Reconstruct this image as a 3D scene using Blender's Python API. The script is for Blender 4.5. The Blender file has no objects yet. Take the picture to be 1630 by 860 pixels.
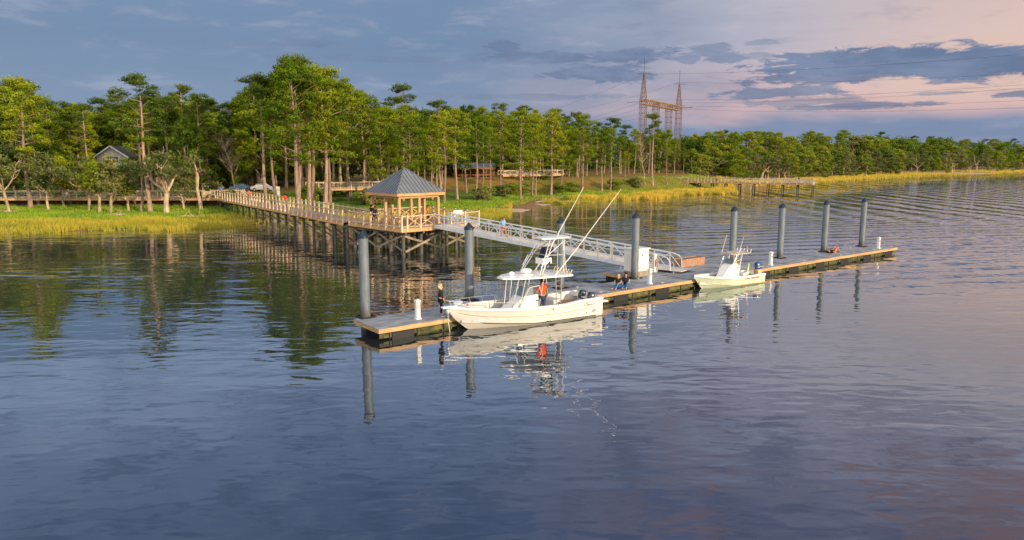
import bpy, bmesh, math, random
import numpy as np
from mathutils import Vector, Matrix, Euler
random.seed(7); RNG = np.random.default_rng(11)
S = bpy.context.scene; COL = S.collection
R = math.radians
# ------------------------------------------------------------------ camera
F = 1150.0; ZC = 9.1; TH = math.atan((430-250)/F)
cam_d = bpy.data.cameras.new('camera'); cam = bpy.data.objects.new('camera', cam_d); COL.objects.link(cam)
cam.location = (0, 0, ZC); cam.rotation_euler = (math.pi/2-TH, 0, 0)
cam_d.sensor_width = 36; cam_d.lens = F/1630*36; cam_d.clip_end = 12000; cam_d.clip_start = .5
S.camera = cam
def ray(x, y):
    u = (x-815)/F; v = (430-y)/F
    return u, math.cos(TH)+v*math.sin(TH), -math.sin(TH)+v*math.cos(TH)
def at(x, y, z=0.):                      # survey of the site: where a line of sight meets height z
    u, dy, dz = ray(x, y); t = (z-ZC)/dz; return Vector((u*t, dy*t, z))
def col(x, y, Y):
    u, dy, dz = ray(x, y); t = Y/dy; return Vector((u*t, Y, ZC+dz*t))
# ------------------------------------------------------------------ node helpers
class NT:
    def __init__(s, tree): s.t = tree; s.n = tree.nodes; s.l = tree.links
    def node(s, typ, **kw):
        n = s.n.new(typ)
        for k, v in kw.items(): setattr(n, k, v)
        return n
    def put(s, sock, v):
        if isinstance(v, bpy.types.NodeSocket): s.l.new(v, sock)
        elif v is not None:
            try: sock.default_value = v
            except Exception: sock.default_value = tuple(v)+(1,)
    def m(s, op, a, b=None, c=None, clamp=False):
        n = s.node('ShaderNodeMath', operation=op); n.use_clamp = clamp
        s.put(n.inputs[0], a); s.put(n.inputs[1], b); s.put(n.inputs[2], c); return n.outputs[0]
    def noise(s, vec, scale=5, detail=3, rough=.5, dist=0.):
        n = s.node('ShaderNodeTexNoise'); s.put(n.inputs['Vector'], vec); n.inputs['Scale'].default_value = scale
        n.inputs['Detail'].default_value = detail; n.inputs['Roughness'].default_value = rough; n.inputs['Distortion'].default_value = dist
        return n.outputs['Fac']
    def map(s, vec, sc=(1,1,1), loc=(0,0,0), rot=(0,0,0)):
        n = s.node('ShaderNodeMapping'); s.put(n.inputs['Vector'], vec)
        n.inputs['Scale'].default_value = sc; n.inputs['Location'].default_value = loc; n.inputs['Rotation'].default_value = rot
        return n.outputs[0]
    def ramp(s, f, a, b, c=0., d=1., smooth=True):
        n = s.node('ShaderNodeMapRange'); n.interpolation_type = 'SMOOTHSTEP' if smooth else 'LINEAR'
        s.put(n.inputs['Value'], f); s.put(n.inputs[1], a); s.put(n.inputs[2], b); s.put(n.inputs[3], c); s.put(n.inputs[4], d); return n.outputs[0]
    def mix(s, f, a, b, mode='MIX'):
        n = s.node('ShaderNodeMix', data_type='RGBA', blend_type=mode); s.put(n.inputs[0], f)
        s.put(n.inputs[6], a if isinstance(a, bpy.types.NodeSocket) else tuple(a)+(1,)*(4-len(a)))
        s.put(n.inputs[7], b if isinstance(b, bpy.types.NodeSocket) else tuple(b)+(1,)*(4-len(b))); return n.outputs[2]
def lin(r, g, b):
    f = lambda c: (c/255/12.92 if c/255 <= .04045 else ((c/255+.055)/1.055)**2.4)
    return (f(r), f(g), f(b))
MATS = {}
def mat(name, c, rough=.7, var=.18, scale=3., metal=0., spec=.4, c2=None, stretch=(1,1,1), bump=0., objvar=0., coat=0.):
    if name in MATS: return MATS[name]
    m = bpy.data.materials.new(name); m.use_nodes = True; T = NT(m.node_tree)
    p = T.n['Principled BSDF']; tc = T.node('ShaderNodeTexCoord')
    v = T.map(tc.outputs['Object'], stretch)
    f = T.noise(v, scale, 4, .6)
    c2 = c2 or tuple(x*(1-2*var) for x in c); c1 = tuple(min(1, x*(1+var)) for x in c)
    colr = T.mix(T.ramp(f, .3, .7), c2, c1)
    if objvar:
        oi = T.node('ShaderNodeObjectInfo'); k = T.ramp(oi.outputs['Random'], 0, 1, 1-objvar, 1+objvar, False)
        vm = T.node('ShaderNodeVectorMath', operation='SCALE'); T.l.new(colr, vm.inputs[0]); T.l.new(k, vm.inputs['Scale']); colr = vm.outputs[0]
    T.l.new(colr, p.inputs['Base Color']); p.inputs['Roughness'].default_value = rough
    p.inputs['Metallic'].default_value = metal; p.inputs['Specular IOR Level'].default_value = spec
    p.inputs['Coat Weight'].default_value = coat
    if bump:
        b = T.node('ShaderNodeBump'); b.inputs['Strength'].default_value = bump; b.inputs['Distance'].default_value = .02
        T.l.new(T.noise(v, scale*4, 3), b.inputs['Height']); T.l.new(b.outputs[0], p.inputs['Normal'])
    MATS[name] = m; return m
# ------------------------------------------------------------------ mesh helpers
class MB:
    def __init__(s): s.v = []; s.f = []
    def _add(s, vs, fs):
        o = len(s.v); s.v += [tuple(p) for p in vs]; s.f += [tuple(i+o for i in f) for f in fs]; return s
    def box(s, c, d, rz=0, rx=0, ry=0):
        M = Euler((rx, ry, rz)).to_matrix(); c = Vector(c); vs = []
        for x in (-.5, .5):
            for y in (-.5, .5):
                for z in (-.5, .5): vs.append(c+M@Vector((x*d[0], y*d[1], z*d[2])))
        return s._add(vs, [(0,1,3,2),(4,6,7,5),(0,4,5,1),(2,3,7,6),(0,2,6,4),(1,5,7,3)])
    def bar(s, p, q, w, h=None):
        h = h or w; p = Vector(p); q = Vector(q); d = (q-p).normalized()
        up = Vector((0,0,1)) if abs(d.z) < .95 else Vector((1,0,0))
        a = d.cross(up).normalized(); b = a.cross(d).normalized(); vs = []
        for o in (p, q):
            for i, j in ((-1,-1),(1,-1),(1,1),(-1,1)): vs.append(o+a*i*w/2+b*j*h/2)
        return s._add(vs, [(0,1,2,3),(7,6,5,4),(0,4,5,1),(1,5,6,2),(2,6,7,3),(3,7,4,0)])
    def tube(s, pts, rad, n=8, cap=True):
        pts = [Vector(p) for p in pts]
        if not hasattr(rad, '__len__'): rad = [rad]*len(pts)
        vs = []; fs = []; prev = None
        for i, p in enumerate(pts):
            d = (pts[min(i+1, len(pts)-1)]-pts[max(i-1, 0)]).normalized()
            if prev is None:
                up = Vector((0,0,1)) if abs(d.z) < .9 else Vector((1,0,0)); a = d.cross(up).normalized()
            else: a = (prev-d*prev.dot(d)).normalized()
            prev = a; b = d.cross(a)
            for k in range(n):
                t = 2*math.pi*k/n; vs.append(p+(a*math.cos(t)+b*math.sin(t))*rad[i])
        for i in range(len(pts)-1):
            for k in range(n):
                k2 = (k+1) % n; fs.append((i*n+k, i*n+k2, (i+1)*n+k2, (i+1)*n+k))
        if cap: fs.append(tuple(range(n-1, -1, -1))); fs.append(tuple((len(pts)-1)*n+k for k in range(n)))
        return s._add(vs, fs)
    def lathe(s, prof, n=24, c=(0,0,0)):
        return s.tube([(c[0], c[1], c[2]+z) for r, z in prof], [max(r, .001) for r, z in prof], n) if False else s._lathe(prof, n, c)
    def _lathe(s, prof, n, c):
        vs = []; fs = []
        for r, z in prof:
            for k in range(n):
                t = 2*math.pi*k/n; vs.append((c[0]+r*math.cos(t), c[1]+r*math.sin(t), c[2]+z))
        for i in range(len(prof)-1):
            for k in range(n):
                k2 = (k+1) % n; fs.append((i*n+k, i*n+k2, (i+1)*n+k2, (i+1)*n+k))
        fs.append(tuple(range(n-1, -1, -1))); fs.append(tuple((len(prof)-1)*n+k for k in range(n)))
        return s._add(vs, fs)
    def loft(s, rings, closed=False, caps=False):
        n = len(rings[0]); vs = [p for r in rings for p in r]; fs = []
        for i in range(len(rings)-1):
            for k in range(n if closed else n-1):
                k2 = (k+1) % n; fs.append((i*n+k, i*n+k2, (i+1)*n+k2, (i+1)*n+k))
        if caps: fs.append(tuple(range(n-1, -1, -1))); fs.append(tuple((len(rings)-1)*n+k for k in range(n)))
        return s._add(vs, fs)
    def poly(s, pts, th=0, ax=(0,0,1)):
        n = len(pts); ax = Vector(ax)*th; a = [Vector(p) for p in pts]
        if not th: return s._add(a, [tuple(range(n))])
        return s._add(a+[p+ax for p in a], [tuple(range(n-1,-1,-1)), tuple(range(n, 2*n))]+[(i, (i+1)%n, n+(i+1)%n, n+i) for i in range(n)])
    def ell(s, c, r, n=10, m=7):
        vs = []; fs = []
        for i in range(m+1):
            ph = math.pi*i/m
            for k in range(n):
                t = 2*math.pi*k/n; vs.append((c[0]+r[0]*math.sin(ph)*math.cos(t), c[1]+r[1]*math.sin(ph)*math.sin(t), c[2]-r[2]*math.cos(ph)))
        for i in range(m):
            for k in range(n):
                k2 = (k+1) % n; fs.append((i*n+k, i*n+k2, (i+1)*n+k2, (i+1)*n+k))
        return s._add(vs, fs)
    def build(s, name, m, parent=None, smooth=False, world=False, bevel=0, loc=None):
        me = bpy.data.meshes.new(name); vs = s.v
        off = Vector((0,0,0))
        if world and parent is not None: off = Vector(parent.location)
        if loc is not None and world: off = off+ (Vector(loc)-off)
        me.from_pydata([Vector(p)-off for p in vs] if off.length else vs, [], s.f); me.update()
        bm = bmesh.new(); bm.from_mesh(me)
        if smooth: bmesh.ops.remove_doubles(bm, verts=bm.verts, dist=1e-5)
        bmesh.ops.recalc_face_normals(bm, faces=bm.faces); bm.to_mesh(me); bm.free()
        if smooth:
            for p in me.polygons: p.use_smooth = True
            try: me.set_sharp_from_angle(angle=R(40))
            except Exception: pass
        for mm in (m if isinstance(m, (list, tuple)) else [m]): me.materials.append(mm)
        o = bpy.data.objects.new(name, me); COL.objects.link(o)
        if parent is not None: o.parent = parent
        if world and loc is not None: o.location = Vector(loc)-(Vector(parent.location) if parent is not None else Vector((0,0,0)))
        if bevel:
            b = o.modifiers.new('bevel', 'BEVEL'); b.width = bevel; b.segments = 2; b.limit_method = 'ANGLE'
        return o
def tag(o, label=None, cat=None, group=None, kind=None):
    if label: o['label'] = label
    if cat: o['category'] = cat
    if group: o['group'] = group
    if kind: o['kind'] = kind
    return o
def thing(name, label, cat, loc=(0,0,0), rz=0, group=None):
    o = bpy.data.objects.new(name, None); COL.objects.link(o); o.location = loc; o.rotation_euler = (0, 0, rz); o.empty_display_size = .3
    return tag(o, label, cat, group)
def copy_of(src, parent, loc=None, rot=None):
    c = src.copy(); COL.objects.link(c); c.parent = parent
    if loc is not None: c.location = loc
    if rot is not None: c.rotation_euler = rot
    return c
def kids(o): return [c for c in ALLK if c.parent == o]
def copy_tree(o, loc, rz, label=None, group=None, scale=None):
    r = o.copy(); COL.objects.link(r); r.location = loc; r.rotation_euler = (0, 0, rz)
    if scale: r.scale = scale
    if label: r['label'] = label
    if group: r['group'] = group
    for ch in list(o.children):
        c = ch.copy(); COL.objects.link(c); c.parent = r
        for g in list(ch.children):
            d = g.copy(); COL.objects.link(d); d.parent = c
    return r
def text(body, size, m, name, parent, M, shear=0, extr=.002):
    cu = bpy.data.curves.new(name, 'FONT'); cu.body = body; cu.size = size; cu.shear = shear; cu.extrude = extr; cu.align_x = 'CENTER'; cu.resolution_u = 3
    o = bpy.data.objects.new(name+'_src', cu); COL.objects.link(o); bpy.context.view_layer.update()
    me = bpy.data.meshes.new_from_object(o.evaluated_get(bpy.context.evaluated_depsgraph_get())); bpy.data.objects.remove(o)
    me.name = name; me.materials.clear(); me.materials.append(m); n = bpy.data.objects.new(name, me); COL.objects.link(n); n.parent = parent; n.matrix_local = M
    return n
# ------------------------------------------------------------------ materials
WOOD = mat('treated_pine', (.58,.46,.3), .7, .2, 1.2, stretch=(3,3,1), objvar=.24)
WOODD = mat('deck_boards', (.36,.25,.2), .8, .15, 2, stretch=(6,1,1))
FASC = mat('fascia_cedar', (.56,.31,.13), .6, .15, 1.5, stretch=(.5,.5,4))
BROWNP = mat('post_cedar', (.52,.31,.15), .6, .12, 2, stretch=(4,4,.6))
PILEW = mat('creosoted_pile', (.06,.07,.075), .8, .3, 2, c2=(.1,.085,.06))
BRACE = mat('weathered_brace', (.25,.2,.15), .8, .2, 2, objvar=.15)
ALU = mat('aluminium', (.62,.66,.72), .45, .06, 3)
ALUD = mat('gangway_deck', (.62,.58,.54), .6, .08, 8)
WHITE = mat('white_gelcoat', (.84,.83,.81), .25, .03, 1, spec=.5, coat=.2)
HULLC = mat('cream_gelcoat', (.78,.74,.67), .22, .03, .7, spec=.5, coat=.3)
MINT = mat('mint_gelcoat', (.62,.72,.54), .25, .05, 1, spec=.5, coat=.3)
HDPE = mat('pile_sleeve', (.15,.175,.205), .5, .1, 1.5, c2=(.11,.135,.165), stretch=(3,3,.6), objvar=.06)
_p = HDPE.node_tree.nodes['Principled BSDF']; T = NT(HDPE.node_tree); _t = T.node('ShaderNodeTexCoord'); _x = T.node('ShaderNodeSeparateXYZ'); T.l.new(_t.outputs['Object'], _x.inputs[0])
_old = _p.inputs['Base Color'].links[0].from_socket; _n = T.noise(T.map(_t.outputs['Object'], (6,6,.5)), 1, 4, .6)
_k = T.ramp(T.m('ADD', _x.outputs[2], T.m('MULTIPLY', T.m('SUBTRACT', _n, .5), 1.2)), .7, 1.5, .85, 0.)
_c = T.mix(_k, _old, (.05,.045,.035)); _c = T.mix(T.ramp(_n, .6, .75, 0, .35), _c, (.24,.24,.22)); T.l.new(_c, _p.inputs['Base Color'])
HDPEC = mat('pile_cap', (.01,.025,.05), .4, .15, 3)
BLACK = mat('black_rubber', (.012,.012,.013), .6, .2, 3)
FLOATM = mat('algae_float', (.10,.10,.025), .7, .3, 2.5, c2=(.025,.028,.012))
DOCKD = mat('composite_dock_deck', (.25,.28,.33), .75, .2, .9, bump=.1, stretch=(1,4,1))
DOCKW = mat('dock_waler', (.5,.31,.15), .65, .2, 1, stretch=(.6,.6,5), c2=(.33,.2,.1))
ROOFM = mat('standing_seam_metal', (.17,.195,.235), .5, .06, 1, metal=.15)
ROOFR = mat('seam_metal', (.07,.08,.1), .45, .08, 1, metal=.3)
STEEL = mat('stainless', (.75,.74,.72), .2, .05, 2, metal=.7)
GLASSD = mat('tinted_windshield', (.16,.2,.24), .08, .1, 1, spec=.8)
NAVY = mat('navy_canvas', (.015,.022,.04), .7, .2, 3)
CAB = mat('cabinet_white', (.74,.73,.7), .45, .05, 1)
RED = mat('red_panel', (.55,.02,.02), .5, .1, 2)
ENG = mat('engine_cowl', (.02,.035,.06), .2, .1, 2, spec=.6, coat=.4)
BLUEC = mat('blue_cowl', (.02,.09,.24), .2, .1, 2, spec=.6, coat=.4)
SILV = mat('silver_stripe', (.45,.45,.45), .3, .05, 2, metal=.3)
SKIN = mat('skin', (.5,.27,.17), .6, .05, 8)
INK = mat('dark_ink', (.04,.04,.04), .6, .1, 3)
REDT = mat('red_lettering', (.6,.03,.02), .5, .05, 3)
GLOWF = mat('warm_fascia', (.28,.12,.04), .6, .12, 2)
def cloth(r, g, b): return mat('cloth_%d_%d_%d' % (r, g, b), lin(r, g, b), .85, .12, 6)
# leaves
def leafmat(name, c1, c2, warm):
    m = bpy.data.materials.new(name); m.use_nodes = True; T = NT(m.node_tree); T.n.clear()
    out = T.node('ShaderNodeOutputMaterial'); at_ = T.node('ShaderNodeAttribute', attribute_name='tone'); oi = T.node('ShaderNodeObjectInfo')
    sep = T.node('ShaderNodeSeparateColor'); T.l.new(at_.outputs['Color'], sep.inputs[0])
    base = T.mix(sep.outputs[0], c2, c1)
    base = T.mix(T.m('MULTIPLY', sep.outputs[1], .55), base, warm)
    k = T.ramp(oi.outputs['Random'], 0, 1, .85, 1.38, False)
    hs = T.node('ShaderNodeHueSaturation'); T.l.new(base, hs.inputs['Color']); T.l.new(k, hs.inputs['Value'])
    T.l.new(T.ramp(oi.outputs['Random'], 0, 1, .522, .478, False), hs.inputs['Hue'])
    d = T.node('ShaderNodeBsdfDiffuse'); t = T.node('ShaderNodeBsdfTranslucent'); mx = T.node('ShaderNodeMixShader'); mx.inputs[0].default_value = .45
    T.l.new(hs.outputs[0], d.inputs[0]); T.l.new(hs.outputs[0], t.inputs[0]); T.l.new(d.outputs[0], mx.inputs[1]); T.l.new(t.outputs[0], mx.inputs[2]); T.l.new(mx.outputs[0], out.inputs[0])
    return m
LPINE = leafmat('pine_needles', (.27,.35,.02), (.06,.12,.012), (.46,.38,.03))
LDARK = leafmat('dark_needles', (.11,.18,.025), (.03,.07,.015), (.22,.22,.03))
LOAK = leafmat('oak_leaves', (.21,.24,.08), (.09,.115,.04), (.33,.29,.08))
LBROAD = leafmat('broad_leaves', (.23,.31,.035), (.06,.11,.018), (.42,.34,.04))
LTWIG = leafmat('dry_twigs', (.22,.16,.1), (.12,.09,.06), (.3,.2,.1))
LMARSH = leafmat('marsh_blades', (.58,.49,.07), (.27,.3,.045), (.68,.46,.1))
LLAWN = leafmat('lawn_blades', (.25,.4,.04), (.14,.25,.03), (.42,.42,.06))
BARK = mat('pine_bark', (.31,.21,.155), .9, .25, 2, c2=(.17,.12,.09), stretch=(3,3,.5), objvar=.25)
BARKG = mat('pale_bark', (.40,.30,.20), .9, .2, 2, c2=(.22,.17,.12), stretch=(2,2,.6), objvar=.2)
# ------------------------------------------------------------------ terrain
SX = [-1500,-200,-95,-61.5,-50,-42,-37,-34.5,-31,-20,-8,-4,-1,2,5,8,12,30,39,48,58,66,80,100,140,214,300,500,900,1800,4000]
SY = [40,72,84,87,90,92,94.5,98,106,109,110,111,114,120,134,141,144,158,170,178,188,214,228,252,294,366,428,560,800,1300,2500]
def shore(x): return np.interp(x, SX, SY)
def smooth(t): t = np.clip(t, 0, 1); return t*t*(3-2*t)
def sdist(x, y):
    x = np.asarray(x, float); y = np.asarray(y, float)
    sl = (shore(x+6)-shore(x-6))/12
    return (y-shore(x))/np.sqrt(1+sl*sl)
def ground(x, y):
    x = np.asarray(x, float); y = np.asarray(y, float); d = sdist(x, y)
    h = np.where(d < 0, -np.minimum(-d*.12, 2), np.interp(d, [0, 3, 12, 22, 30, 60], [0, .2, .45, 1.0, 1.4, 1.7]))
    hy = np.interp(x, [-40,-20,0,30,60], [150,160,168,182,206])
    w = smooth((x+45)/25)*(1-smooth((x-55)/30))
    h = h+2.6*smooth((y-hy)/12)*w
    h = h+1.0*smooth((y-118)/10)*(1-smooth((x+40)/20))
    h = h+.06*np.sin(x*.7+y*.3)*smooth(d/6)+.05*np.sin(x*1.9-y*.8)*smooth(d/6)
    return h
def gz(x, y): return float(ground(x, y))
xs = np.concatenate([np.linspace(-3000,-150,14)[:-1], np.arange(-150,110,1.5), np.arange(110,420,5), np.linspace(420,4500,24)])
ys = np.concatenate([np.linspace(-200,76,8)[:-1], np.arange(76,215,1.0), np.arange(215,470,4), np.linspace(470,6000,22)])
gx, gy = np.meshgrid(xs, ys); gzz = ground(gx, gy)
nx, ny = len(xs), len(ys)
vv = np.stack([gx, gy, gzz], -1).reshape(-1, 3)
ii = (np.arange(ny-1)[:, None]*nx+np.arange(nx-1)[None, :]).reshape(-1)
ff = np.stack([ii, ii+1, ii+nx+1, ii+nx], -1)
def npmesh(name, v, f, m, attr=None, smoothf=False):
    me = bpy.data.meshes.new(name); me.vertices.add(len(v)); me.vertices.foreach_set('co', v.astype(np.float32).ravel())
    k = f.shape[1]; me.loops.add(f.size); me.loops.foreach_set('vertex_index', f.astype(np.int32).ravel())
    me.polygons.add(len(f)); me.polygons.foreach_set('loop_start', np.arange(0, f.size, k, dtype=np.int32)); me.polygons.foreach_set('loop_total', np.full(len(f), k, np.int32))
    if attr is not None:
        a = me.color_attributes.new('tone', 'FLOAT_COLOR', 'POINT'); c = np.ones((len(v), 4), np.float32); c[:, :attr.shape[1]] = attr; a.data.foreach_set('color', c.ravel())
    if smoothf: me.polygons.foreach_set('use_smooth', np.ones(len(f), bool))
    me.update(); me.validate(); me.materials.append(m); return me
dd = sdist(gx, gy); hy = np.interp(gx, [-40,-20,0,30,60], [150,160,168,182,206])
# zones: R lawn, G straw / leaf litter, B sand
lawn = smooth((dd-9)/5)*(1-smooth((gy-hy+6)/6)*smooth((gx+45)/20))
lawn *= 1-.0*gx
straw = smooth((gy-hy+4)/7)*smooth((gx+48)/15)*(1-smooth((gx-60)/20))
litter = smooth((gy-111)/4)*(1-smooth((gx+46)/6)); straw = np.maximum(straw, litter)
sand = np.zeros_like(gx)
for sx_, sy_, rx_, ry_ in ((1.5,123,6.5,3.2),(-36,102,5,2),(-20,111,14,2.2),(16,146.8,9,1.8),(57,187.5,9,2.6),(7,138.5,3,2.5),(240,398,80,14)):
    sand = np.maximum(sand, 1-smooth((np.hypot((gx-sx_)/rx_, (gy-sy_)/ry_)-.6)/.6))
att = np.stack([lawn*(1-straw), straw, sand], -1).reshape(-1, 3)
m = bpy.data.materials.new('bank_ground'); m.use_nodes = True; T = NT(m.node_tree); p = T.n['Principled BSDF']
a_ = T.node('ShaderNodeAttribute', attribute_name='tone'); sp = T.node('ShaderNodeSeparateColor'); T.l.new(a_.outputs['Color'], sp.inputs[0]); tc = T.node('ShaderNodeTexCoord')
n1 = T.noise(tc.outputs['Object'], .35, 6, .65); n2 = T.noise(tc.outputs['Object'], 2.5, 4, .7)
mud = T.mix(T.ramp(n2, .35, .65), (.11,.065,.035), (.32,.2,.1))
lw = T.mix(T.ramp(n1, .35, .65), (.07,.15,.02), (.16,.25,.03)); lw = T.mix(T.ramp(n2, .45, .75, 0, .5), lw, (.22,.2,.06))
st = T.mix(T.ramp(n1, .35, .7), (.30,.13,.045), (.20,.15,.04)); st = T.mix(T.ramp(n2, .4, .7, 0, .6), st, (.14,.09,.035)); st = T.mix(T.ramp(T.noise(tc.outputs['Object'], .8, 3, .6), .44, .58, 0, .8), st, (.12,.16,.03))
sd = T.mix(T.ramp(n2, .4, .6), (.36,.26,.19), (.5,.4,.32))
def thr(s): return T.ramp(T.m('ADD', s, T.m('MULTIPLY', T.m('SUBTRACT', n1, .5), .9)), .35, .65)
c = T.mix(thr(sp.outputs[0]), mud, lw); c = T.mix(thr(sp.outputs[1]), c, st); c = T.mix(thr(sp.outputs[2]), c, sd)
T.l.new(c, p.inputs['Base Color']); p.inputs['Roughness'].default_value = .95; p.inputs['Specular IOR Level'].default_value = .1
GM = m
o = bpy.data.objects.new('ground', npmesh('ground', vv, ff, m, att, True)); COL.objects.link(o); tag(o, kind='structure')
# ------------------------------------------------------------------ water
m = bpy.data.materials.new('river_water'); m.use_nodes = True; T = NT(m.node_tree); p = T.n['Principled BSDF']; tc = T.node('ShaderNodeTexCoord'); P = tc.outputs['Object']
n = T.noise(T.map(P, (.05,.05,.05)), 1, 3, .5)
T.l.new(T.mix(T.ramp(n, .3, .7), (.21,.255,.30), (.27,.31,.355)), p.inputs['Base Color'])
p.inputs['IOR'].default_value = 1.6; p.inputs['Metallic'].default_value = .92; p.inputs['Roughness'].default_value = .01
sx = T.node('ShaderNodeSeparateXYZ'); T.l.new(P, sx.inputs[0]); X, Y = sx.outputs[0], sx.outputs[1]
h1 = T.m('MULTIPLY', T.noise(T.map(P, (.16,.5,1), rot=(0,0,R(6))), 1, 1, .4, .3), .075)       # long swell
h2 = T.m('MULTIPLY', T.noise(T.map(P, (.8,1.7,1), rot=(0,0,R(-8))), 1, 1, .35, .3), .034)    # wavelets
h3 = T.m('MULTIPLY', T.noise(T.map(P, (2.6,6.,1), rot=(0,0,R(14))), 1, 1, .5), .0014)
patch = T.ramp(T.noise(T.map(P, (.02,.045,1)), 1, 3, .5), .38, .66, .45, 1.25)
near = T.ramp(Y, 18, 42, .38, .8)
w = T.node('ShaderNodeTexWave', wave_type='BANDS', bands_direction='X'); T.l.new(T.map(P, (.058,.058,1), rot=(0,0,R(3))), w.inputs[0]); w.inputs['Scale'].default_value = 1; w.inputs['Distortion'].default_value = 4.5; w.inputs['Detail'].default_value = 3; w.inputs['Detail Scale'].default_value = .8
wm = T.m('MULTIPLY', T.m('MULTIPLY', T.ramp(X, 26, 60), T.ramp(Y, 88, 120)), T.ramp(Y, 330, 230))
h4 = T.m('MULTIPLY', T.m('MULTIPLY', w.outputs['Fac'], .12), wm)
w2 = T.node('ShaderNodeTexWave', wave_type='BANDS', bands_direction='Y'); T.l.new(T.map(P, (.11,.11,1), rot=(0,0,R(-14))), w2.inputs[0]); w2.inputs['Scale'].default_value = 1; w2.inputs['Distortion'].default_value = 3; w2.inputs['Detail'].default_value = 2
h5 = T.m('MULTIPLY', T.m('MULTIPLY', w2.outputs['Fac'], .03), T.m('MULTIPLY', T.ramp(X, -5, 20), T.m('MULTIPLY', T.ramp(Y, 40, 60), T.ramp(Y, 130, 95))))
h6 = T.m('MULTIPLY', T.m('MULTIPLY', T.ramp(T.noise(T.map(P, (.22,1.05,1), rot=(0,0,R(3))), 1, 1, .5, .5), .5, .8), .07), T.m('MULTIPLY', T.ramp(Y, 38, 60), T.ramp(T.noise(T.map(P, (.03,.1,1)), 1, 2), .42, .6)))
hh = T.m('ADD', T.m('MULTIPLY', T.m('ADD', T.m('ADD', T.m('ADD', h1, h6), h2), h3), T.m('MULTIPLY', patch, near)), T.m('ADD', h4, h5))
b = T.node('ShaderNodeBump'); b.inputs['Strength'].default_value = 1.0; b.inputs['Distance'].default_value = 1.0; T.l.new(hh, b.inputs['Height']); T.l.new(b.outputs[0], p.inputs['Normal'])
o = MB().poly([(-3000,-400,0),(5000,-400,0),(5000,3500,0),(-3000,3500,0)]).build('water', m); tag(o, kind='structure')
# ------------------------------------------------------------------ tree prototypes
def quads(c, size, asp, flat, rng, outw):
    n = len(c); N = rng.normal(size=(n, 3))*.62+outw; N /= np.linalg.norm(N, axis=1)[:, None]+1e-9
    d = rng.normal(size=(n, 3)); d -= N*(d*N).sum(1)[:, None]; d /= np.linalg.norm(d, axis=1)[:, None]+1e-9; e = np.cross(N, d)
    L = size*rng.uniform(.65, 1.35, n)[:, None]; W = L*asp
    a = c-d*L/2-e*W/2; b_ = c+d*L/2-e*W*.25; c_ = c+d*L*.6+e*W*.3; d_ = c-d*L/2+e*W/2
    v = np.stack([a, b_, c_, d_], 1).reshape(-1, 3); f = np.arange(4*n).reshape(-1, 4); return v, f
def clumps(cl, per, size, asp, rng, flat=1.):
    """cl: list of (centre, (rx,ry,rz)) -> leaf quads through each clump's volume, thinner toward its edge"""
    P_, Tn, Ow = [], [], []
    for c0, r in cl:
        k = int(per*rng.uniform(.75, 1.25)); q = rng.normal(size=(k, 3)); q /= np.linalg.norm(q, axis=1)[:, None]
        rr = rng.uniform(.15, 1.12, (k, 1))**.55; lump = 1+.25*np.sin(q[:, :1]*5+c0[0])*np.cos(q[:, 1:2]*4+c0[1]); pts = q*rr*lump*np.array(r)
        pts[:, 2] = np.where(pts[:, 2] < 0, pts[:, 2]*.6, pts[:, 2])
        tone = np.clip(.45+.45*pts[:, 2]/r[2]+rng.normal(0, .2, k)+rng.normal(0, .12), 0, 1)  # clump shading painted into the leaf tone: lighter on top, darker below
        wm_ = np.clip(rng.uniform(-.25, .45)+rng.normal(0, .15, k), 0, 1)
        P_.append(pts+np.array(c0)); Ow.append(q+np.array([0,0,.25])); Tn.append(np.stack([tone, wm_], -1))
    P_ = np.concatenate(P_); Tn = np.concatenate(Tn)
    v, f = quads(P_, size, asp, flat, rng, np.concatenate(Ow)); return v, f, np.repeat(Tn, 4, 0)
def leafobj(name, cl, per, size, asp, m, rng, parent, flat=1.):
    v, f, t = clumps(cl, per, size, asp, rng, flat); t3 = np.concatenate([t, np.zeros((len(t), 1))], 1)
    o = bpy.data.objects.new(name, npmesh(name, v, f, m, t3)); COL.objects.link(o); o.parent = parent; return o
PROTO = {}
def proto_root(key, name, cat):
    o = bpy.data.objects.new(name, None); tag(o, 'x', cat); PROTO[key] = o; COL.objects.link(o); return o
def limb(mb, p, d, L, r0, rng, bends=3, up=.1, n=5):
    pts = [Vector(p)]; rad = [r0]; d = Vector(d).normalized()
    for i in range(bends):
        d = (d+Vector(rng.normal(0, .16, 3))+Vector((0,0,up))).normalized(); pts.append(pts[-1]+d*L/bends); rad.append(r0*(1-.8*(i+1)/bends))
    mb.tube(pts, rad, n, False); return pts
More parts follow.
